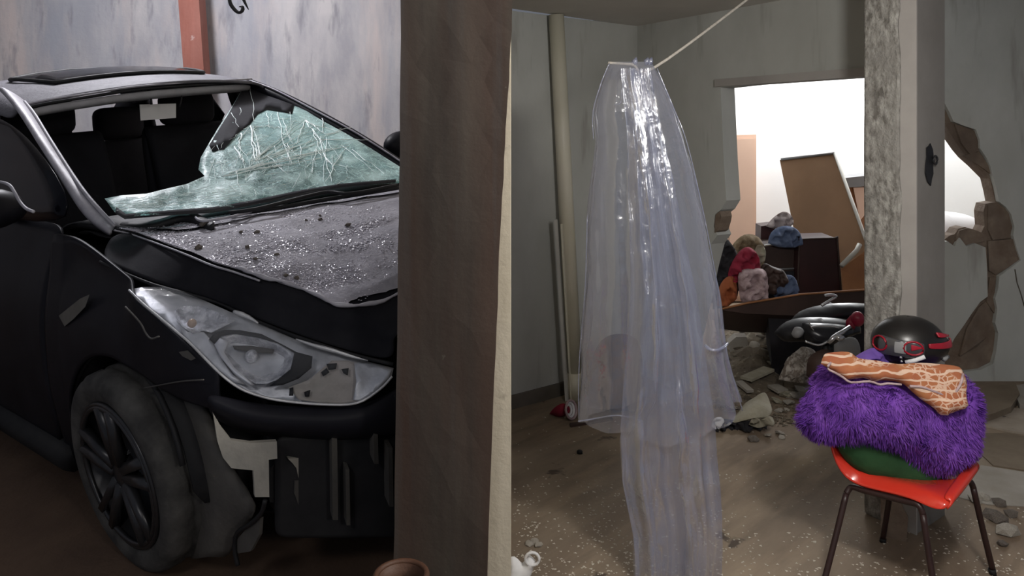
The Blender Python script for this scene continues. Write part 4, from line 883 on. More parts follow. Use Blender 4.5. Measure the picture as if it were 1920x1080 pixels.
for x in (1191, 1213, 1220):
    bm = bmesh.new(); tube_bm(bm, [at(x, 122, PYc) - pl0, at(x - 1, 114, PYc) - pl0, at(x + 2, 108, PYc) - pl0], [.010, .013, .004], 7); bmesh_obj('knot', bm, 'film2', sheet, True)
tube('clothesline', smooth_line([at(1140, 118, PYc), at(1185, 121, PYc), at(1228, 126, PYc + .02), at(1400, 0, 3.50), at(1446, -38, 3.62)], 6), .006, 'rope', label='pale rope running from the ceiling to the top of the plastic sheet', cat='rope')

# pipes and oddments along the left wall --------------------------------
p0, p1 = at(1043, 28, 4.88), at(1080, 744, 4.93); p1.z = .0
pipe = tube('drain_pipe', [p0, p0.lerp(p1, .35), p0.lerp(p1, .36), p1], .050, 'pvc', n=20, label='thick cream drain pipe running down the left wall beside the plastic', cat='pipe')
tube('pipe_socket', [p0.lerp(p1, .93), p1], .058, 'pvc', pipe, 20)
def bat(name, a, b, w, lab, m='batten'):
    a = Vector(a); b = Vector(b); d = (b - a).normalized(); s = UL * w
    return link(name, py([a - s, a + s, b + s, b - s] + [q + V(.008, .014, 0) for q in (a - s, a + s, b + s, b - s)], [(0, 1, 2, 3), (7, 6, 5, 4), (0, 4, 5, 1), (1, 5, 6, 2), (2, 6, 7, 3), (3, 7, 4, 0)]), m, label=lab, cat='batten')
q = fl(1062, 752); bat('wall_batten', at(1041, 412, 4.82), V(q.x, q.y, 0), .011, 'thin grey batten leaning on the wall left of the thick pipe')
q = fl(1071, 752); bat('wall_batten.001', at(1052, 420, 4.84), V(q.x, q.y, .0), .006, 'narrow cream strip between the grey batten and the thick pipe', 'pvc')
rc = fl(1071, 786); rc.z = .062; rl = empty('tape_roll', rc + V(0, 0, -.004), 'red and white coiled roll at the foot of the thick pipe', 'roll')
for k, (r, mm_) in enumerate(((.054, 'pink_cloth'), (.042, 'paper'), (.029, 'paper'), (.015, 'red_cloth'))):
    tube('coil', [V(r * math.cos(i / 24 * 6.283), .01 * k, r * math.sin(i / 24 * 6.283)) for i in range(24)], .0075, mm_, rl, 8, True)
puff('red_rag', [(1030, 776), (1040, 764), (1056, 756), (1064, 764), (1062, 778), (1048, 782)], fl(1050, 782).y, .03, 'red_cloth', label='small crumpled red rag beside the coiled roll', cat='rag')
rl.rotation_euler = (-.25, 0, .9)
floor_slab('wood_strip', [(1068, 793), (1146, 781), (1150, 785), (1070, 798)], .012, 'dark_brown', label='thin dark wood strip on the floor under the left hem of the plastic', cat='strip')
puff('dark_bag', [(1098, 764), (1104, 700), (1116, 656), (1136, 632), (1168, 626), (1196, 640), (1206, 690), (1204, 764), (1170, 770)], fl(1150, 772).y, .14, 'dark_brown', h=.05, label='dark maroon bag on the floor seen through the plastic sheet', cat='bag')

# bright room and the heap in the doorway -------------------------------
def bx(name, px, Y, depth, m, lab=None, cat=None, parent=None, group=None, off=None):
    Ys = Y if isinstance(Y, (list, tuple)) else [Y] * len(px)
    return prism(name, [at(x, y, q) for (x, y), q in zip(px, Ys)], depth, m, parent, off=off or V(.02, depth, 0), label=lab, cat=cat, group=group)
wb = bx('wardrobe', [(1366, 254), (1418, 252), (1418, 565), (1366, 565)], 7.72, .42, 'peach', 'tall peach wardrobe against the white wall beyond the doorway', 'wardrobe')
bx('wardrobe_door', [(1368, 262), (1415, 260), (1415, 556), (1368, 556)], 7.69, .02, 'peach', parent=wb, off=V(0, .02, 0))
for nm, px, Y, d, m_, lab, ct in [
    ('leaning_board', [(1462, 300), (1565, 286), (1684, 618), (1528, 628)], [6.75, 6.6, 5.72, 'p'], .035, 'brown_board', 'large brown wooden board leaning upright above the heap', 'board'),
    ('shelf_unit', [(1584, 336), (1636, 330), (1636, 602), (1618, 602), (1604, 404)], 6.95, .30, 'tan_board', 'tan shelf unit standing behind the leaning board', 'shelf'),
    ('tan_board', [(1577, 505), (1640, 456), (1642, 540), (1582, 560)], [5.75, 5.75, 5.65, 5.65], .03, 'tan_board', 'tan board propped at the right end of the heap', 'board'),
    ('dark_case', [(1497, 452), (1502, 448), (1566, 446), (1571, 450), (1578, 556), (1494, 560)], 5.75, .30, 'dark_wood', 'dark maroon upright case in front of the leaning board', 'case'),
    ('dark_cabinet', [(1434, 460), (1498, 455), (1498, 565), (1416, 568), (1418, 506)], 5.85, .35, 'dark_brown', 'dark cabinet on the heap under the blue jeans', 'cabinet'),
    ('brown_box', [(1427, 424), (1454, 421), (1452, 470), (1426, 470)], 6.15, .2, 'dark_wood', 'small dark brown box beneath the grey bundle', 'box')]:
    if isinstance(Y, list) and Y[-1] == 'p':      # last corner on the plane of the other three
        a_, b_, c_ = [at(*q, y) for q, y in zip(px[:3], Y[:3])]; n_ = (b_ - a_).cross(c_ - a_); d_ = ray(*px[3]); Y = Y[:3] + [n_.dot(a_ - Vector((0, 0, ZC))) / n_.dot(d_)]
    o = bx(nm, px, Y, d, m_, lab, ct)
    if nm == 'leaning_board':
        tube('panel_edge', [at(1464, 299, 6.74), at(1565, 287, 6.59)], .012, 'grey_plate', o, 6); tube('side_edge', [at(1565, 287, 6.59), at(1684, 618, 5.71)], .014, 'batten', o, 6)
    if nm == 'shelf_unit':
        bx('shelf', [(1582, 334), (1638, 328), (1638, 348), (1586, 352)], 6.9, .3, 'grey_plate', parent=o); bx('lit_back', [(1600, 352), (1636, 350), (1636, 384), (1612, 412)], 6.92, .02, 'peach', parent=o)  # lit look of the shelf back is put into its paler colour
    if nm == 'dark_cabinet':
        tube('cabinet_trim', [at(1434, 460, 5.84), at(1498, 455, 5.84)], .010, 'steel', o, 6); tube('drawer_line', [at(1419, 507, 5.84), at(1497, 503, 5.84)], .008, 'grey_plate', o, 6); bx('dark_inside', [(1440, 512), (1494, 508), (1494, 556), (1436, 558)], 5.83, .02, 'black_cloth', parent=o)  # last panel: dark cabinet interior put in as flat black
    if nm == 'dark_case':
        tube('case_rim', smooth_line([at(x, y, 5.745) for x, y in ((1496, 556), (1499, 452), (1504, 449), (1564, 447), (1570, 452), (1577, 552))], 3), .008, 'dark_brown', o, 6)
tube('wood_pole', [at(1578, 498, 5.6), at(1606, 470, 5.7), at(1612, 458, 5.72)], .018, 'batten', label='pale round pole poking up beside the maroon case', cat='pole')
for nm, px, Y, th, m_, lab, ct in [
    ('black_cushion', [(1326, 510), (1334, 474), (1350, 452), (1360, 446), (1372, 458), (1386, 486), (1386, 530), (1372, 566), (1330, 566)], 5.5, .16, 'black_cloth', 'pointed black cushion at the left end of the heap', 'cushion'),
    ('red_garment', [(1364, 530), (1368, 502), (1386, 472), (1404, 463), (1422, 480), (1424, 510), (1398, 516), (1380, 532)], 5.36, .10, 'red_cloth', 'crumpled dark red garment on the heap', 'garment'),
    ('pink_bag', [(1384, 528), (1388, 508), (1414, 503), (1436, 509), (1440, 545), (1434, 566), (1394, 568), (1386, 548)], 5.28, .10, 'pink_cloth', 'pale pink patterned bag standing on the fallen tabletop', 'bag'),
    ('orange_garment', [(1344, 574), (1348, 540), (1362, 520), (1378, 522), (1382, 552), (1366, 574)], 5.30, .08, 'orange_cloth', 'rust orange garment at the left end of the fallen tabletop', 'garment'),
    ('denim_jeans', [(1440, 456), (1446, 436), (1466, 424), (1490, 427), (1502, 442), (1498, 462), (1462, 464)], 5.78, .10, 'denim', 'folded blue jeans lying on the dark cabinet', 'jeans'),
    ('grey_bundle', [(1436, 424), (1450, 408), (1468, 397), (1482, 402), (1488, 418), (1474, 428), (1448, 428)], 6.0, .08, 'grey_cloth', 'grey cloth bundle topmost on the heap', 'bundle'),
    ('brown_fur', [(1366, 478), (1376, 456), (1396, 440), (1418, 442), (1430, 458), (1430, 500), (1384, 500)], 5.75, .10, 'fur_cloth', 'shaggy brown cloth behind the red garment', 'cloth'),
    ('lilac_cloth', [(1624, 456), (1632, 440), (1646, 446), (1648, 466), (1632, 468)], 5.70, .05, 'lilac_cloth', 'lilac cloth hanging over the propped tan board', 'cloth'),
    ('dark_bundle', [(1336, 580), (1340, 540), (1352, 520), (1366, 530), (1362, 572)], 5.40, .08, 'black_cloth', 'dark bundle sunk under the black cushion', 'bundle'),
    ('maroon_cloth', [(1422, 512), (1432, 494), (1450, 500), (1470, 508), (1476, 530), (1456, 552), (1436, 546)], 5.33, .07, 'dark_brown', 'dark maroon cloth right of the pink bag', 'cloth'),
    ('cream_cloth', [(1414, 474), (1420, 460), (1432, 462), (1436, 478), (1426, 496), (1416, 490)], 5.5, .05, 'dirty_sheet', 'cream cloth scrap between the red garment and the dark cabinet', 'cloth'),
    ('navy_cloth', [(1446, 540), (1458, 520), (1484, 516), (1496, 534), (1490, 558), (1456, 560)], 5.36, .06, 'denim', 'navy cloth pushed under the dark cabinet', 'cloth'),
    ('pattern_cloth', [(1460, 712), (1468, 692), (1478, 672), (1492, 660), (1506, 650), (1526, 656), (1538, 674), (1556, 690), (1552, 714), (1500, 718)], 4.95, .16, 'pattern_white', 'white patterned cloth slumped on the floor left of the motorcycle', 'cloth')]:
    puff(nm, px, Y, th * .7, m_, h=.016, nz=.07, nsc=17, fold=.13, rad=(.13 if nm == 'pattern_cloth' else .05), label=lab, cat=ct)
puff('white_mattress', [(1700, 470), (1706, 404), (1740, 396), (1790, 398), (1826, 408), (1860, 430), (1880, 470), (1880, 638), (1700, 638)], 6.3, .3, 'paper', h=.05, label='white rounded mattress glimpsed through the hole in the right wall', cat='mattress')
puff('pink_sheet', [(1700, 664), (1700, 470), (1704, 446), (1750, 444), (1800, 434), (1820, 440), (1816, 470), (1812, 664)], 5.9, .08, 'pink_cloth', h=.04, label='pale pink sheet under the white mattress behind the broken wall', cat='sheet')
# fallen tabletop across the doorway
tt = bx('tabletop', [(1350, 581), (1402, 569), (1500, 553), (1642, 543), (1642, 604), (1500, 592), (1400, 588)], 5.22, .5, 'dark_brown', 'dark fallen tabletop lying across the doorway under the heap', 'tabletop', off=V(.1, .42, -.24))
tube('tabletop_edge', [at(x, y, 5.21) for x, y in ((1350, 580), (1402, 568), (1500, 552), (1642, 542))], .008, 'tan_board', tt, 6)
bx('underside_dark', [(1440, 590), (1642, 596), (1642, 715), (1450, 715)], 5.3, .3, 'black_cloth', parent=tt, off=V(.1, .4, 0))  # darkness under the tabletop, put in as a black box
# dirt mound in the doorway
mp = [(1340, 705), (1352, 640), (1380, 592), (1450, 584), (1520, 590), (1530, 660), (1500, 712), (1440, 736), (1390, 742)]
mo = [fl(x, y, .0) for x, y in mp]; mo = [(p.x, p.y) for p in mo]; out, tris = fill(mo, (), .07)
link('rubble_mound', shell(out, tris, lambda p: V(p[0], p[1], .004 + min(1, edist(p, mo) / .35) * (.10 + .16 * abs(noise.fractal(V(p[0] * 3, p[1] * 3, 0), 1, 2, 4)) + .06 * noise.noise(V(p[0] * 9, p[1] * 9, 4)))), lambda p: V(p[0], p[1], .001)), 'dirt', label='low mound of dirt and crumbled plaster filling the doorway floor', cat='rubble', kind='stuff')
random.seed(5)
def mound_z(x, y): return .004 + (min(1, edist((x, y), mo) / .35) * (.10 + .16 * abs(noise.fractal(V(x * 3, y * 3, 0), 1, 2, 4)) + .06 * noise.noise(V(x * 9, y * 9, 4))) if inside((x, y), mo) else 0)
pts = []
while len(pts) < 1500:
    w = fl(random.uniform(1335, 1540), random.uniform(590, 800)); 
    if noise.noise(w * 2.3) > -.15: pts.append(V(w.x, w.y, mound_z(w.x, w.y)))
bits('rubble_crumbs', pts, 'dirt', .006, .022, label='pale crumbs strewn over the doorway rubble mound', cat='crumbs')
k = 0
while k < 46:
    px, py_ = random.uniform(1345, 1520), random.uniform(596, 775); w = fl(px, py_, .1)
    if py_ > 700 and random.random() < .5: continue
    w = fl(px, py_, 0); r = random.uniform(.02, .055); w.z = mound_z(w.x, w.y) + r * .25
    rock('broken_lump', w, r, random.choice(['pale_rock', 'rock', 'rock', 'dirt', 'dirt', 'dirty_sheet']), 'broken lump among the scattered doorway rubble', 'lump', 'lumps in the doorway rubble', flat=.6); k += 1
SLAT = ['long pale slat rearmost on the doorway rubble, under the fallen tabletop', 'short pale slat just left of the rearmost long slat', 'short olive slat just right of the rearmost long slat', 'long brown slat in the middle of the doorway rubble', 'olive slat at the front of the rubble mound', 'small pale slat at the front left of the rubble, beside the plastic', 'small pale slat at the front right of the rubble, left of the patterned cloth', 'dark brown slat against the motorcycle at the rear of the rubble']
for i, (a, b, wd, m_) in enumerate([((1408, 598), (1452, 624), .05, 'pale_slab'), ((1396, 604), (1420, 600), .04, 'pale_slab'), ((1440, 606), (1462, 618), .05, 'dirty_sheet'), ((1430, 645), (1480, 622), .06, 'brown_slab'), ((1400, 690), (1440, 676), .05, 'dirty_sheet'), ((1385, 688), (1408, 700), .03, 'pale_slab'), ((1448, 690), (1470, 700), .05, 'pale_slab'), ((1470, 600), (1500, 640), .05, 'dark_brown')]):
    p, q = fl(a[0], a[1], .15), fl(b[0], b[1], .15); p.z = mound_z(p.x, p.y) + .03; q.z = mound_z(q.x, q.y) + .035; s = (q - p).cross(V(0, 0, 1)).normalized() * wd
    prism('debris_slat', [p - s, p + s * .8, q + s, q - s * .7], .02, m_, off=V(0, 0, -.018), label=SLAT[i], cat='slat', group='slats on the doorway rubble')
bx('plaster_block', [(1366, 644), (1380, 632), (1400, 632), (1404, 650), (1400, 662), (1370, 662)], 5.85, .12, 'pale_slab', 'pale plaster block on the mound near the right hem of the plastic', 'block')
puff('carton', [(1404, 652), (1408, 640), (1422, 642), (1427, 650), (1418, 656)], 5.7, .04, 'pale_rock', label='small crumpled beige carton right of the plaster block', cat='carton')
# torn dirty sheeting by the foot of the plastic
for nm, px, Y, th, m_, lab, ct in [
    ('hollow_dark', [(1336, 806), (1340, 790), (1356, 786), (1400, 790), (1436, 786), (1432, 798), (1400, 804), (1372, 806)], 4.42, .08, 'black_cloth', 'black filler for the shaded hollow under the torn dirty sheeting', 'scrap'),  # black lump put in for the shade beneath the sheeting
    ('torn_wrapper', [(1334, 800), (1338, 786), (1350, 782), (1358, 788), (1354, 802), (1344, 806)], 4.38, .05, 'paper', 'white torn wrapper at the left end of the dirty sheeting', 'wrapper'),
    ('olive_scrap', [(1404, 796), (1412, 784), (1430, 786), (1442, 780), (1450, 786), (1440, 798), (1420, 802)], 4.36, .05, 'dirty_sheet', 'crumpled olive scrap at the right end of the dirty sheeting', 'scrap')]:
    puff(nm, px, Y, th * .6, m_, nz=.08, h=.012, nsc=24, fold=.12, rad=.03, label=lab, cat=ct)
sh = [[(1386, 776, 4.56), (1396, 756, 4.60), (1412, 746, 4.62), (1428, 732, 4.60), (1438, 738, 4.62)], [(1374, 784, 4.48), (1392, 768, 4.50), (1410, 758, 4.52), (1430, 750, 4.54), (1444, 758, 4.56)], [(1356, 794, 4.42), (1382, 786, 4.42), (1404, 776, 4.44), (1426, 766, 4.46), (1446, 770, 4.50)], [(1342, 802, 4.38), (1372, 797, 4.39), (1398, 790, 4.40), (1420, 778, 4.42), (1440, 782, 4.44)]]
o = patch('dirty_sheeting', [[at(*q) + V(0, .05 * noise.noise(V(q[0] * .1, q[1] * .1, 0)), .03 * noise.noise(V(q[0] * .12, q[1] * .2, 7))) for q in r_] for r_ in sh], 'dirty_sheet', None, 3, .008, label='torn dirty sheeting humped on the floor right of the plastic', cat='sheeting')
for i, (x, y, r) in enumerate([(1461, 772, .03), (1475, 770, .022), (1440, 818, .025), (1462, 814, .03), (1466, 822, .022), (1412, 826, .035), (1490, 745, .05), (1505, 735, .05), (1480, 757, .04), (1492, 794, .018)]):
    w = fl(x, y); rock('plaster_chip', w + V(0, 0, r * .3), r, 'rock' if i == 5 else 'pale_rock', ['dark rubble lump on the floor between the plastic and the chair'][0] if i == 5 else 'pale plaster chip on the floor between dirty sheeting and chair', 'plaster chip', None if i == 5 else 'plaster chips by the sheeting', flat=.6)
floor_slab('floor_board', [(1470, 716), (1560, 704), (1562, 716), (1472, 728)], .02, 'brown_slab', label='flat brown board on the floor in front of the patterned cloth', cat='board')
floor_slab('pale_board', [(1474, 742), (1500, 722), (1540, 720), (1500, 744)], .015, 'pale_slab', label='pale broken board on the floor left of the purple blanket', cat='board')

# motorcycle behind the chair -------------------------------------------
mb = empty('motorcycle', V(at(1560, 640, 4.6).x, 4.6, 0), 'black motorcycle with red lamps parked behind the chair, below the fallen tabletop', 'motorcycle'); mo_ = mb.location
def mpuff(name, px, Y, th, m_, **k):
    o = puff(name, px, Y, th, m_, None, nz=.012, **k); o.data.transform(Matrix.Translation(-mo_)); o.parent = mb; return o
mpuff('seat', [(1480, 604), (1500, 584), (1540, 572), (1590, 568), (1632, 572), (1634, 592), (1600, 598), (1548, 604), (1500, 616)], 4.72, .13, 'moto_black')
mpuff('tail_fairing', [(1452, 624), (1470, 606), (1500, 596), (1560, 596), (1606, 604), (1612, 622), (1580, 636), (1540, 642), (1500, 640), (1470, 640)], 4.60, .14, 'moto_black')
mpuff('tank', [(1504, 606), (1530, 606), (1570, 608), (1600, 616), (1588, 634), (1556, 648), (1524, 648), (1508, 634)], 4.48, .10, 'moto_black')
mpuff('fender', [(1512, 704), (1516, 672), (1540, 656), (1562, 660), (1568, 690), (1560, 712), (1530, 716)], 4.40, .08, 'dark_brown')
mpuff('side_plate', [(1564, 646), (1586, 634), (1604, 634), (1613, 652), (1610, 676), (1590, 680), (1566, 674)], 4.36, .03, 'grey_plate')
mpuff('left_mirror', [(1484, 626), (1490, 614), (1502, 614), (1508, 622), (1502, 632), (1490, 634)], 4.42, .03, 'grey_plate')
bm = bmesh.new(); bmesh.ops.create_uvsphere(bm, u_segments=16, v_segments=10, radius=1); c = at(1608, 598, 4.5)
for v in bm.verts: v.co = V(v.co.x * .040, v.co.y * .035, v.co.z * .046) + c - mo_
bmesh_obj('tail_lamp', bm, 'moto_red', mb, True)
mpuff('lamp_mount', [(1586, 602), (1598, 590), (1606, 604), (1600, 620), (1588, 618)], 4.52, .03, 'moto_red')
tube('handlebar', [at(x, y, Y) - mo_ for x, y, Y in ((1553, 643, 4.34), (1562, 634, 4.34), (1570, 628, 4.35), (1580, 622, 4.36), (1594, 612, 4.38))], [.012, .015, .015, .013, .010], 'steel', mb, 8)
mpuff('brake_lever', [(1564, 634), (1572, 628), (1582, 630), (1584, 636), (1574, 640)], 4.33, .012, 'steel')
tube('chrome_rim', smooth_line([at(x, y, 4.36) - mo_ for x, y in ((1520, 613), (1536, 611), (1556, 611), (1574, 614))], 4), .006, 'steel', mb, 6)
tube('chrome_stay', smooth_line([at(x, y, 4.40) - mo_ for x, y in ((1510, 640), (1528, 646), (1540, 646), (1556, 638))], 4), .007, 'steel', mb, 6)
tube('indicator_stalk', smooth_line([at(x, y, 4.42) - mo_ for x, y in ((1516, 600), (1520, 612), (1526, 620))], 3), .004, 'steel', mb, 6)
tube('exhaust_guard', smooth_line([at(x, y, 4.66) - mo_ for x, y in ((1540, 573), (1552, 566), (1562, 560), (1568, 556), (1560, 553), (1546, 554))], 4), .010, 'steel', mb, 6)
wc = V(at(1560, 740, 4.5).x, 4.55, .235) - mo_
for nm, r, tr_, m_ in (('wheel', .19, .045, 'tire'), ('wheel.001', .19, .045, 'tire')):
    off = V(0, 0, 0) if nm == 'wheel' else V(.42, .95, 0)
    t_ = tube(nm, [wc + off + V(.4 * r * math.cos(i / 32 * 6.283), .92 * r * math.cos(i / 32 * 6.283), r * math.sin(i / 32 * 6.283)) for i in range(32)], tr_, m_, mb, 10, True)
    tube('rim', [wc + off + V(.4 * .15 * math.cos(i / 32 * 6.283), .92 * .15 * math.cos(i / 32 * 6.283), .15 * math.sin(i / 32 * 6.283)) for i in range(32)], .012, 'rim', t_, 6, True)
tube('frame_tube', smooth_line([wc + V(0, 0, 0), wc + V(.10, .2, .30), wc + V(.2, .45, .35), wc + V(.42, .95, 0)], 5), .03, 'black_iron', mb, 8)
tube('fork', [wc + V(0, -.03, 0), at(1548, 640, 4.45) - mo_], .022, 'black_iron', mb, 8)

# chair and the pile on it ----------------------------------------------
chair = empty('plastic_chair', V(1.52, 2.9, 0), 'red plastic shell chair with black tube legs under the purple blanket', 'chair'); ch = chair.location
def L_(x, y, Y): return at(x, y, Y) - ch
fNL, fNR, fFL, fFR = fl(1541, 1112), fl(1764, 1186), fl(1655, 1016), fl(1862, 1077)
ZF = .365
tNL, tNR, tFL, tFR = at(1590, 912, 2.93), at(1728, 948, 2.72), at(1672, 905, 3.14), at(1822, 902, 2.93)
def legp(foot, top): return smooth_line([foot + V(0, 0, .012) - ch, foot.lerp(top, .5) - ch, foot.lerp(top, .93) - ch], 4)
for f_, t_ in ((fNL, tNL), (fNR, tNR), (fFL, tFL), (fFR, tFR)):
    lg = tube('leg', legp(f_, t_), .0115, 'chair_metal', chair, 10)
    tube('foot_cap', [f_ - ch, f_ + (t_ - f_) * .06 - ch], .0135, 'black_plastic', lg, 10)
for a, b, fa, fb in ((tNL, tNR, fNL, fNR), (tFL, tFR, fFL, fFR)):
    tube('seat_rail', smooth_line([fa.lerp(a, .93) - ch, a - ch + V(.012, -.006, .0), a.lerp(b, .25) - ch, a.lerp(b, .75) - ch, b - ch - V(.010, -.006, 0), fb.lerp(b, .93) - ch], 5), .0115, 'chair_metal', chair, 10)
tube('cross_rail', [tNL.lerp(tNR, .3) - ch, tFL.lerp(tFR, .3) - ch], .009, 'chair_metal', chair, 8)
tube('cross_rail', [tNL.lerp(tNR, .75) - ch, tFL.lerp(tFR, .75) - ch], .009, 'chair_metal', chair, 8)
near = [(1556, 822, 2.96), (1561, 850, 2.94), (1574, 884, 2.92), (1598, 908, 2.90), (1650, 920, 2.83), (1710, 934, 2.74), (1742, 952, 2.685), (1768, 957, 2.66)]
ntop = [(1562, 826, 2.98), (1572, 846, 2.96), (1590, 866, 2.94), (1620, 886, 2.92), (1665, 898, 2.86), (1716, 908, 2.78), (1752, 926, 2.70), (1784, 942, 2.665)]
far = [(1640, 770, 3.26), (1650, 800, 3.24), (1668, 840, 3.20), (1690, 862, 3.16), (1740, 868, 3.10), (1786, 872, 3.02), (1816, 866, 2.96), (1831, 868, 2.93)]
rows = []
for a, b, c in zip(near, ntop, far):
    A1, B1, C1 = L_(*a), L_(*b), L_(*c); mid = B1.lerp(C1, .5) - V(0, 0, .03); rows.append([A1, A1.lerp(B1, .6) + V(-.004, -.006, 0), B1, B1.lerp(mid, .5), mid, mid.lerp(C1, .6), C1, C1 + V(.01, .01, -.03)])
patch('seat_shell', rows, 'red_plastic', chair, 2, .010)
A1 = [L_(1768, 957, 2.66), L_(1790, 936, 2.72), L_(1812, 908, 2.82), L_(1829, 884, 2.90)]; B1 = [L_(1784, 936, 2.665), L_(1800, 912, 2.73), L_(1818, 888, 2.83), L_(1832, 866, 2.92)]
patch('seat_lip', [A1, [p.lerp(q, .5) + V(.006, -.008, 0) for p, q in zip(A1, B1)], B1, [q + V(-.03, .01, -.008) for q in B1]], 'red_plastic', chair, 2, .010)
puff('seat_cushion', [(1566, 826), (1574, 846), (1592, 870), (1622, 892), (1668, 905), (1716, 916), (1760, 917), (1800, 904), (1804, 888), (1780, 870), (1720, 850), (1640, 810), (1584, 806)], 2.93, .045, 'green_cushion', h=.03, nz=.006, label='dark green cushion in the red chair under the purple blanket', cat='cushion')
puff('white_bag', [(1772, 898), (1776, 872), (1788, 850), (1800, 836), (1812, 846), (1814, 868), (1802, 892), (1788, 904)], 2.88, .03, 'pale_slab', h=.02, label='off-white bag corner beside the green cushion on the chair', cat='bag')
puff('grey_rag', [(1802, 846), (1808, 822), (1820, 814), (1832, 836), (1842, 856), (1828, 866), (1812, 862)], 3.0, .02, 'grey_plate', h=.02, label='grey rag hanging at the right side of the blanket', cat='rag')
B_out = [(1497, 792), (1502, 772), (1512, 752), (1526, 722), (1540, 698), (1556, 682), (1600, 677), (1640, 690), (1700, 702), (1764, 704), (1808, 706), (1820, 730), (1824, 770), (1818, 806), (1810, 836), (1786, 856), (1768, 876), (1752, 886), (1734, 884), (1712, 876), (1694, 866), (1674, 856), (1652, 838), (1622, 826), (1580, 822), (1540, 820), (1512, 812)]
blk = puff('fluffy_blanket', B_out, 2.98, .17, 'purple_fur', h=.028, nz=.035, nsc=7, rad=.16, label='fluffy violet blanket folded in a heap on the red chair', cat='blanket')
# its pile: thousands of soft strands on the skin, past counting
random.seed(21); me = blk.data; vs, fs = [], []
polys = [p for p in me.polygons if p.normal.y < .5]; ar = [p.area for p in polys]
for p in random.choices(polys, ar, k=15000):
    vv = [me.vertices[i].co for i in p.vertices]; a, b = random.random(), random.random()
    if a + b > 1: a, b = 1 - a, 1 - b
    q = vv[0] + (vv[1] - vv[0]) * a + (vv[2] - vv[0]) * b; nr = p.normal
    if nr.y > 0 and nr.length and (q - V(0, 0, ZC)).dot(nr) > 0 and q.y < 2.98: nr = -nr
    clump = V(noise.noise(q * 22), noise.noise(q * 22 + V(7, 0, 0)) * .4, noise.noise(q * 22 + V(0, 9, 0)) - .35)
    d = (nr * 1.0 + clump * 1.5 + V(random.uniform(-.35, .35), random.uniform(-.2, .2), random.uniform(-.35, .35))).normalized() * random.uniform(.014, .028)
    s = d.cross(V(random.uniform(-1, 1), random.uniform(-1, 1), random.uniform(-1, 1))).normalized() * .0019; k = len(vs)
    vs += [q - s, q + s, q + d * .6 + s * .7 + V(0, 0, -.002), q + d + V(0, 0, -.004)]; fs += [(k, k + 1, k + 2), (k, k + 2, k + 3)]
me2 = bpy.data.meshes.new('pile'); me2.from_pydata([tuple(v) for v in vs], [], fs); link('pile', me2, 'purple_fur', blk, kind='stuff')
puff('purple_cloth', [(1596, 694), (1602, 672), (1618, 660), (1640, 652), (1660, 660), (1664, 700)], 3.08, .04, 'purple_cloth', h=.012, nz=.05, nsc=22, fold=.10, rad=.05, label='dull purple cloth behind the printed cloth, left of the helmet', cat='cloth')
P_out = [(1552, 692), (1558, 680), (1568, 673), (1608, 671), (1626, 682), (1660, 686), (1700, 692), (1744, 690), (1790, 693), (1812, 696), (1820, 702), (1825, 722), (1820, 742), (1816, 764), (1800, 770), (1782, 776), (1764, 778), (1752, 766), (1732, 752), (1716, 738), (1706, 728), (1690, 722), (1664, 720), (1650, 722), (1630, 716), (1596, 718), (1580, 708), (1566, 700)]
pc = puff('printed_cloth', P_out, 2.80, .035, 'printed_cloth', h=.02, nz=.022, nsc=14, lean=.35, label='orange brown printed cloth spread over the violet blanket', cat='cloth')
tube('cloth_border', smooth_line([at(x, y - 1, 2.775 + .35 * (at(x, y, 2.80).z - at(0, 778, 2.80).z)) for x, y in P_out[21:] + P_out[:2]] , 3), .0045, 'pink_cloth', pc, 6)
tube('cloth_fold', smooth_line([at(x, y, 2.77 + .35 * (at(x, y, 2.80).z - at(0, 778, 2.80).z)) for x, y in ((1706, 724), (1730, 726), (1752, 734), (1782, 742), (1800, 722), (1806, 700))], 4), .005, 'pink_cloth', pc, 6)
# helmet
hc = at(1703, 642, 3.10); hel = empty('motorcycle_helmet', hc - V(0, 0, .12), 'black full-face helmet with red fins resting on the pile on the chair', 'helmet'); ho = hel.location
def hs(u, v, k=1.0):      # u: around (0 = towards camera, + right), v: up
    x = math.sin(u) * math.cos(v); y = -math.cos(u) * math.cos(v); z = math.sin(v)
    return V(x * .145 * (1 + .10 * max(0, x) * (z < .3)), y * .125, z * (.108 if z > 0 else .098)) * k + hc - ho
g = [[hs(-math.pi + 2 * math.pi * j / 32, -1.25 + (1.5708 + 1.25) * i / 16) for j in range(33)] for i in range(17)]
patch('helmet_shell', g, 'helmet_black', hel, 1, .004)
def hpatch(name, us, vsr, m_, k0=1.02, **kw):
    n, q = 9, 6; return patch(name, [[hs(us[0] + (us[1] - us[0]) * j / n, (lambda a: a[0] + (a[1] - a[0]) * i / q)(vsr(j / n)), k0) for j in range(n + 1)] for i in range(q + 1)], m_, hel, 1, .006)
hpatch('visor', (-1.30, -.02), lambda t: (-.36 + .1 * t, .40 - .12 * t), 'visor', 1.025)
hpatch('red_fin', (.10, 1.45), lambda t: (.10 - .16 * t, .26 - .02 * t), 'helmet_red', 1.035)
hpatch('red_fin.001', (.50, 1.5), lambda t: (.44 - .16 * t, .62 - .30 * t), 'helmet_red', 1.06)
for nm_, u0, r_ in (('red_reflection', -.30, .24), ('red_reflection.001', -1.25, .26)):
    tube(nm_, [hs(u0 + r_ * math.cos(i / 14 * 6.283), .08 + r_ * math.sin(i / 14 * 6.283), 1.05) for i in range(14)], .0042, 'helmet_red', hel, 5, True)  # red reflections on the glossy visor, modelled as thin rings
hpatch('visor_shine', (-.78, -.48), lambda t: (-.16, .26), 'grey_plate', 1.032)  # sheen on the visor, put in as a grey patch
hpatch('red_swirl', (-.36, -.10), lambda t: (.0 + .1 * t, .22 - .08 * t), 'helmet_red', 1.036)
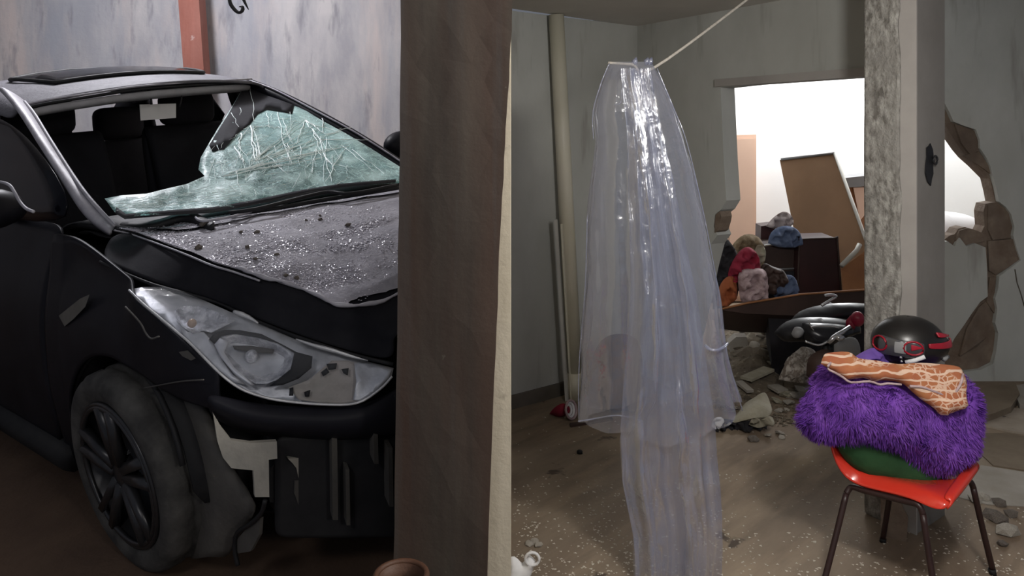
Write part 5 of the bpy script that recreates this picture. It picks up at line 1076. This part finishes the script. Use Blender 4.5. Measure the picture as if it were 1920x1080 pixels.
tube('white_stripe', [hs(-.50, -.52, 1.07), hs(-.30, -.40, 1.07), hs(-.02, -.20, 1.06)], .009, 'paper', hel, 8)
tube('chin_vent', [hs(.75, -.46, 1.04), hs(1.05, -.42, 1.04)], .009, 'grey_plate', hel, 8)
tube('lower_trim', [hs(-1.4 + 2.8 * i / 14, -.98, 1.02) for i in range(15)], .008, 'helmet_black', hel, 6)
for v_ in (-.32, -.52): 
    bm = bmesh.new(); bmesh.ops.create_uvsphere(bm, u_segments=8, v_segments=6, radius=.006)
    for v in bm.verts: v.co += hs(-.62, v_, 1.04)
    bmesh_obj('rivet', bm, 'steel', hel, True)

# floor oddments ---------------------------------------------------------
floor_slab('floor_rug', [(1826, 792), (1858, 780), (1900, 764), (1940, 770), (1940, 815), (1886, 806)], .012, 'rug', label='faded beige patterned rug corner on the floor at far right', cat='rug')
floor_slab('fallen_plaster', [(1822, 742), (1850, 726), (1904, 718), (1912, 738), (1896, 762), (1860, 776), (1826, 786)], .05, 'brown_slab', label='broad brown slab of fallen plaster at the foot of the broken wall', cat='slab')
floor_slab('plaster_slab', [(1896, 724), (1940, 716), (1940, 756), (1912, 758)], .04, 'pale_slab', label='paler slab lying right of the brown slab against the wall', cat='slab')
floor_slab('step_board', [(1832, 812), (1890, 812), (1940, 822), (1940, 884), (1862, 872), (1836, 848)], .006, 'brown_slab', label='thin dark brown sheet on the floor below the rug', cat='sheet')
floor_slab('concrete_patch', [(1800, 886), (1840, 872), (1940, 888), (1940, 950), (1850, 945), (1790, 930)], .004, 'pale_slab', label='pale concrete patch on the floor right of the chair', cat='patch')
random.seed(9)
for i, (x, y, r) in enumerate([(1872, 946, .035), (1888, 1000, .05), (1868, 975, .05), (1896, 968, .03), (1845, 935, .03), (1826, 940, .03), (1878, 1022, .025)]):
    w = fl(x, y); rock('masonry_lump', w + V(0, 0, r * .35), r, 'pale_rock' if i in (1, 4, 5) else 'rock', ['dark lump behind the right rear chair leg', 'largest pale masonry lump right of the chair legs', 'dark lump beside the largest pale lump', 'dark lump rearmost of those right of the chair', 'pale lump close to the chair right lip', 'pale lump just under the chair right lip', 'small dark lump nearest the frame edge beside the chair leg'][i], 'masonry lump', flat=.8)
w = fl(1087, 850); tube('bottle_cap', [w, w + V(0, 0, .012), w + V(0, 0, .016)], [.016, .016, .012], 'black_plastic', n=16, label='small black bottle cap on the floor left of the plastic sheet', cat='cap')
tp = puff('torn_paper', [(950, 1094), (956, 1048), (968, 1046), (980, 1056), (990, 1040), (1004, 1052), (1000, 1066), (992, 1086), (978, 1094)], 2.92, .03, 'paper', h=.012, nz=.012, nsc=30, label='crumpled white paper with a loop at the bottom left of the floor', cat='paper')
tube('paper_loop', [at(998 + 13 * math.cos(t), 1048 + 12 * math.sin(t), 2.90) for t in [i / 16 * 6.283 for i in range(16)]], .006, 'paper', tp, 6, True)
for i, (x, y) in enumerate([(1002, 1018), (1010, 1024), (992, 1022)]):
    w = fl(x, y); rock('paper_scrap', w + V(0, 0, .008), .018, 'pale_rock', 'pale scrap beside the crumpled white paper', 'scrap', 'pale scraps by the paper', flat=.5)
pts = []; rnd = random.Random(4)
while len(pts) < 2600:
    x, y = rnd.uniform(962, 1925), rnd.uniform(780, 1200); dn = .10
    if x < 1240: dn = .12 + .9 * max(0, (y - 860) / 200)
    elif x > 1480: dn = .10 + .5 * max(0, (y - 900) / 200)
    else: dn = .06 + .25 * max(0, (y - 1000) / 100) + (.35 if (x < 1420 and y > 890) else 0)
    dn *= .35 + .65 * (noise.noise(V(x * .012, y * .02, 0)) > -.1)
    if rnd.random() < dn: p = fl(x, y); pts.append(V(p.x, p.y, .001))
bits('plaster_crumbs', pts, 'crumb', .003, .009, label='countless pale plaster crumbs scattered over the brown floor', cat='crumbs')
# round clay jar at the foot of the brown pillar
jc = at(752, 1080, 1.56); gz = CT.z - ((jc.x - CT.x) * nrm.x + (jc.y - CT.y) * nrm.y) / nrm.z - .012
hgt = jc.z - gz; jar = empty('clay_jar', V(jc.x, jc.y, gz), 'round rusty brown clay jar at the foot of the brown pillar', 'jar')
bm = bmesh.new(); pr_ = [(.0, 0), (.05, 0), (.075, hgt * .3), (.078, hgt * .6), (.055, hgt * .88), (.053, hgt), (.046, hgt), (.048, hgt * .85), (.06, hgt * .5), (0, hgt * .1)]
g = [[bm.verts.new((r * math.cos(i / 28 * 6.283), r * math.sin(i / 28 * 6.283), z)) for r, z in pr_[1:-1]] for i in range(28)]
for i in range(28):
    for j in range(len(pr_) - 3): bm.faces.new((g[i][j], g[i][j + 1], g[(i + 1) % 28][j + 1], g[(i + 1) % 28][j]))
bm.faces.new([g[i][0] for i in range(28)]); bm.faces.new([g[i][-1] for i in range(28)])
bmesh_obj('jar_body', bm, 'clay', jar, True)
tube('jar_rim', [V(.053 * math.cos(i / 28 * 6.283), .053 * math.sin(i / 28 * 6.283), hgt) for i in range(28)], .007, 'clay', jar, 8, True)
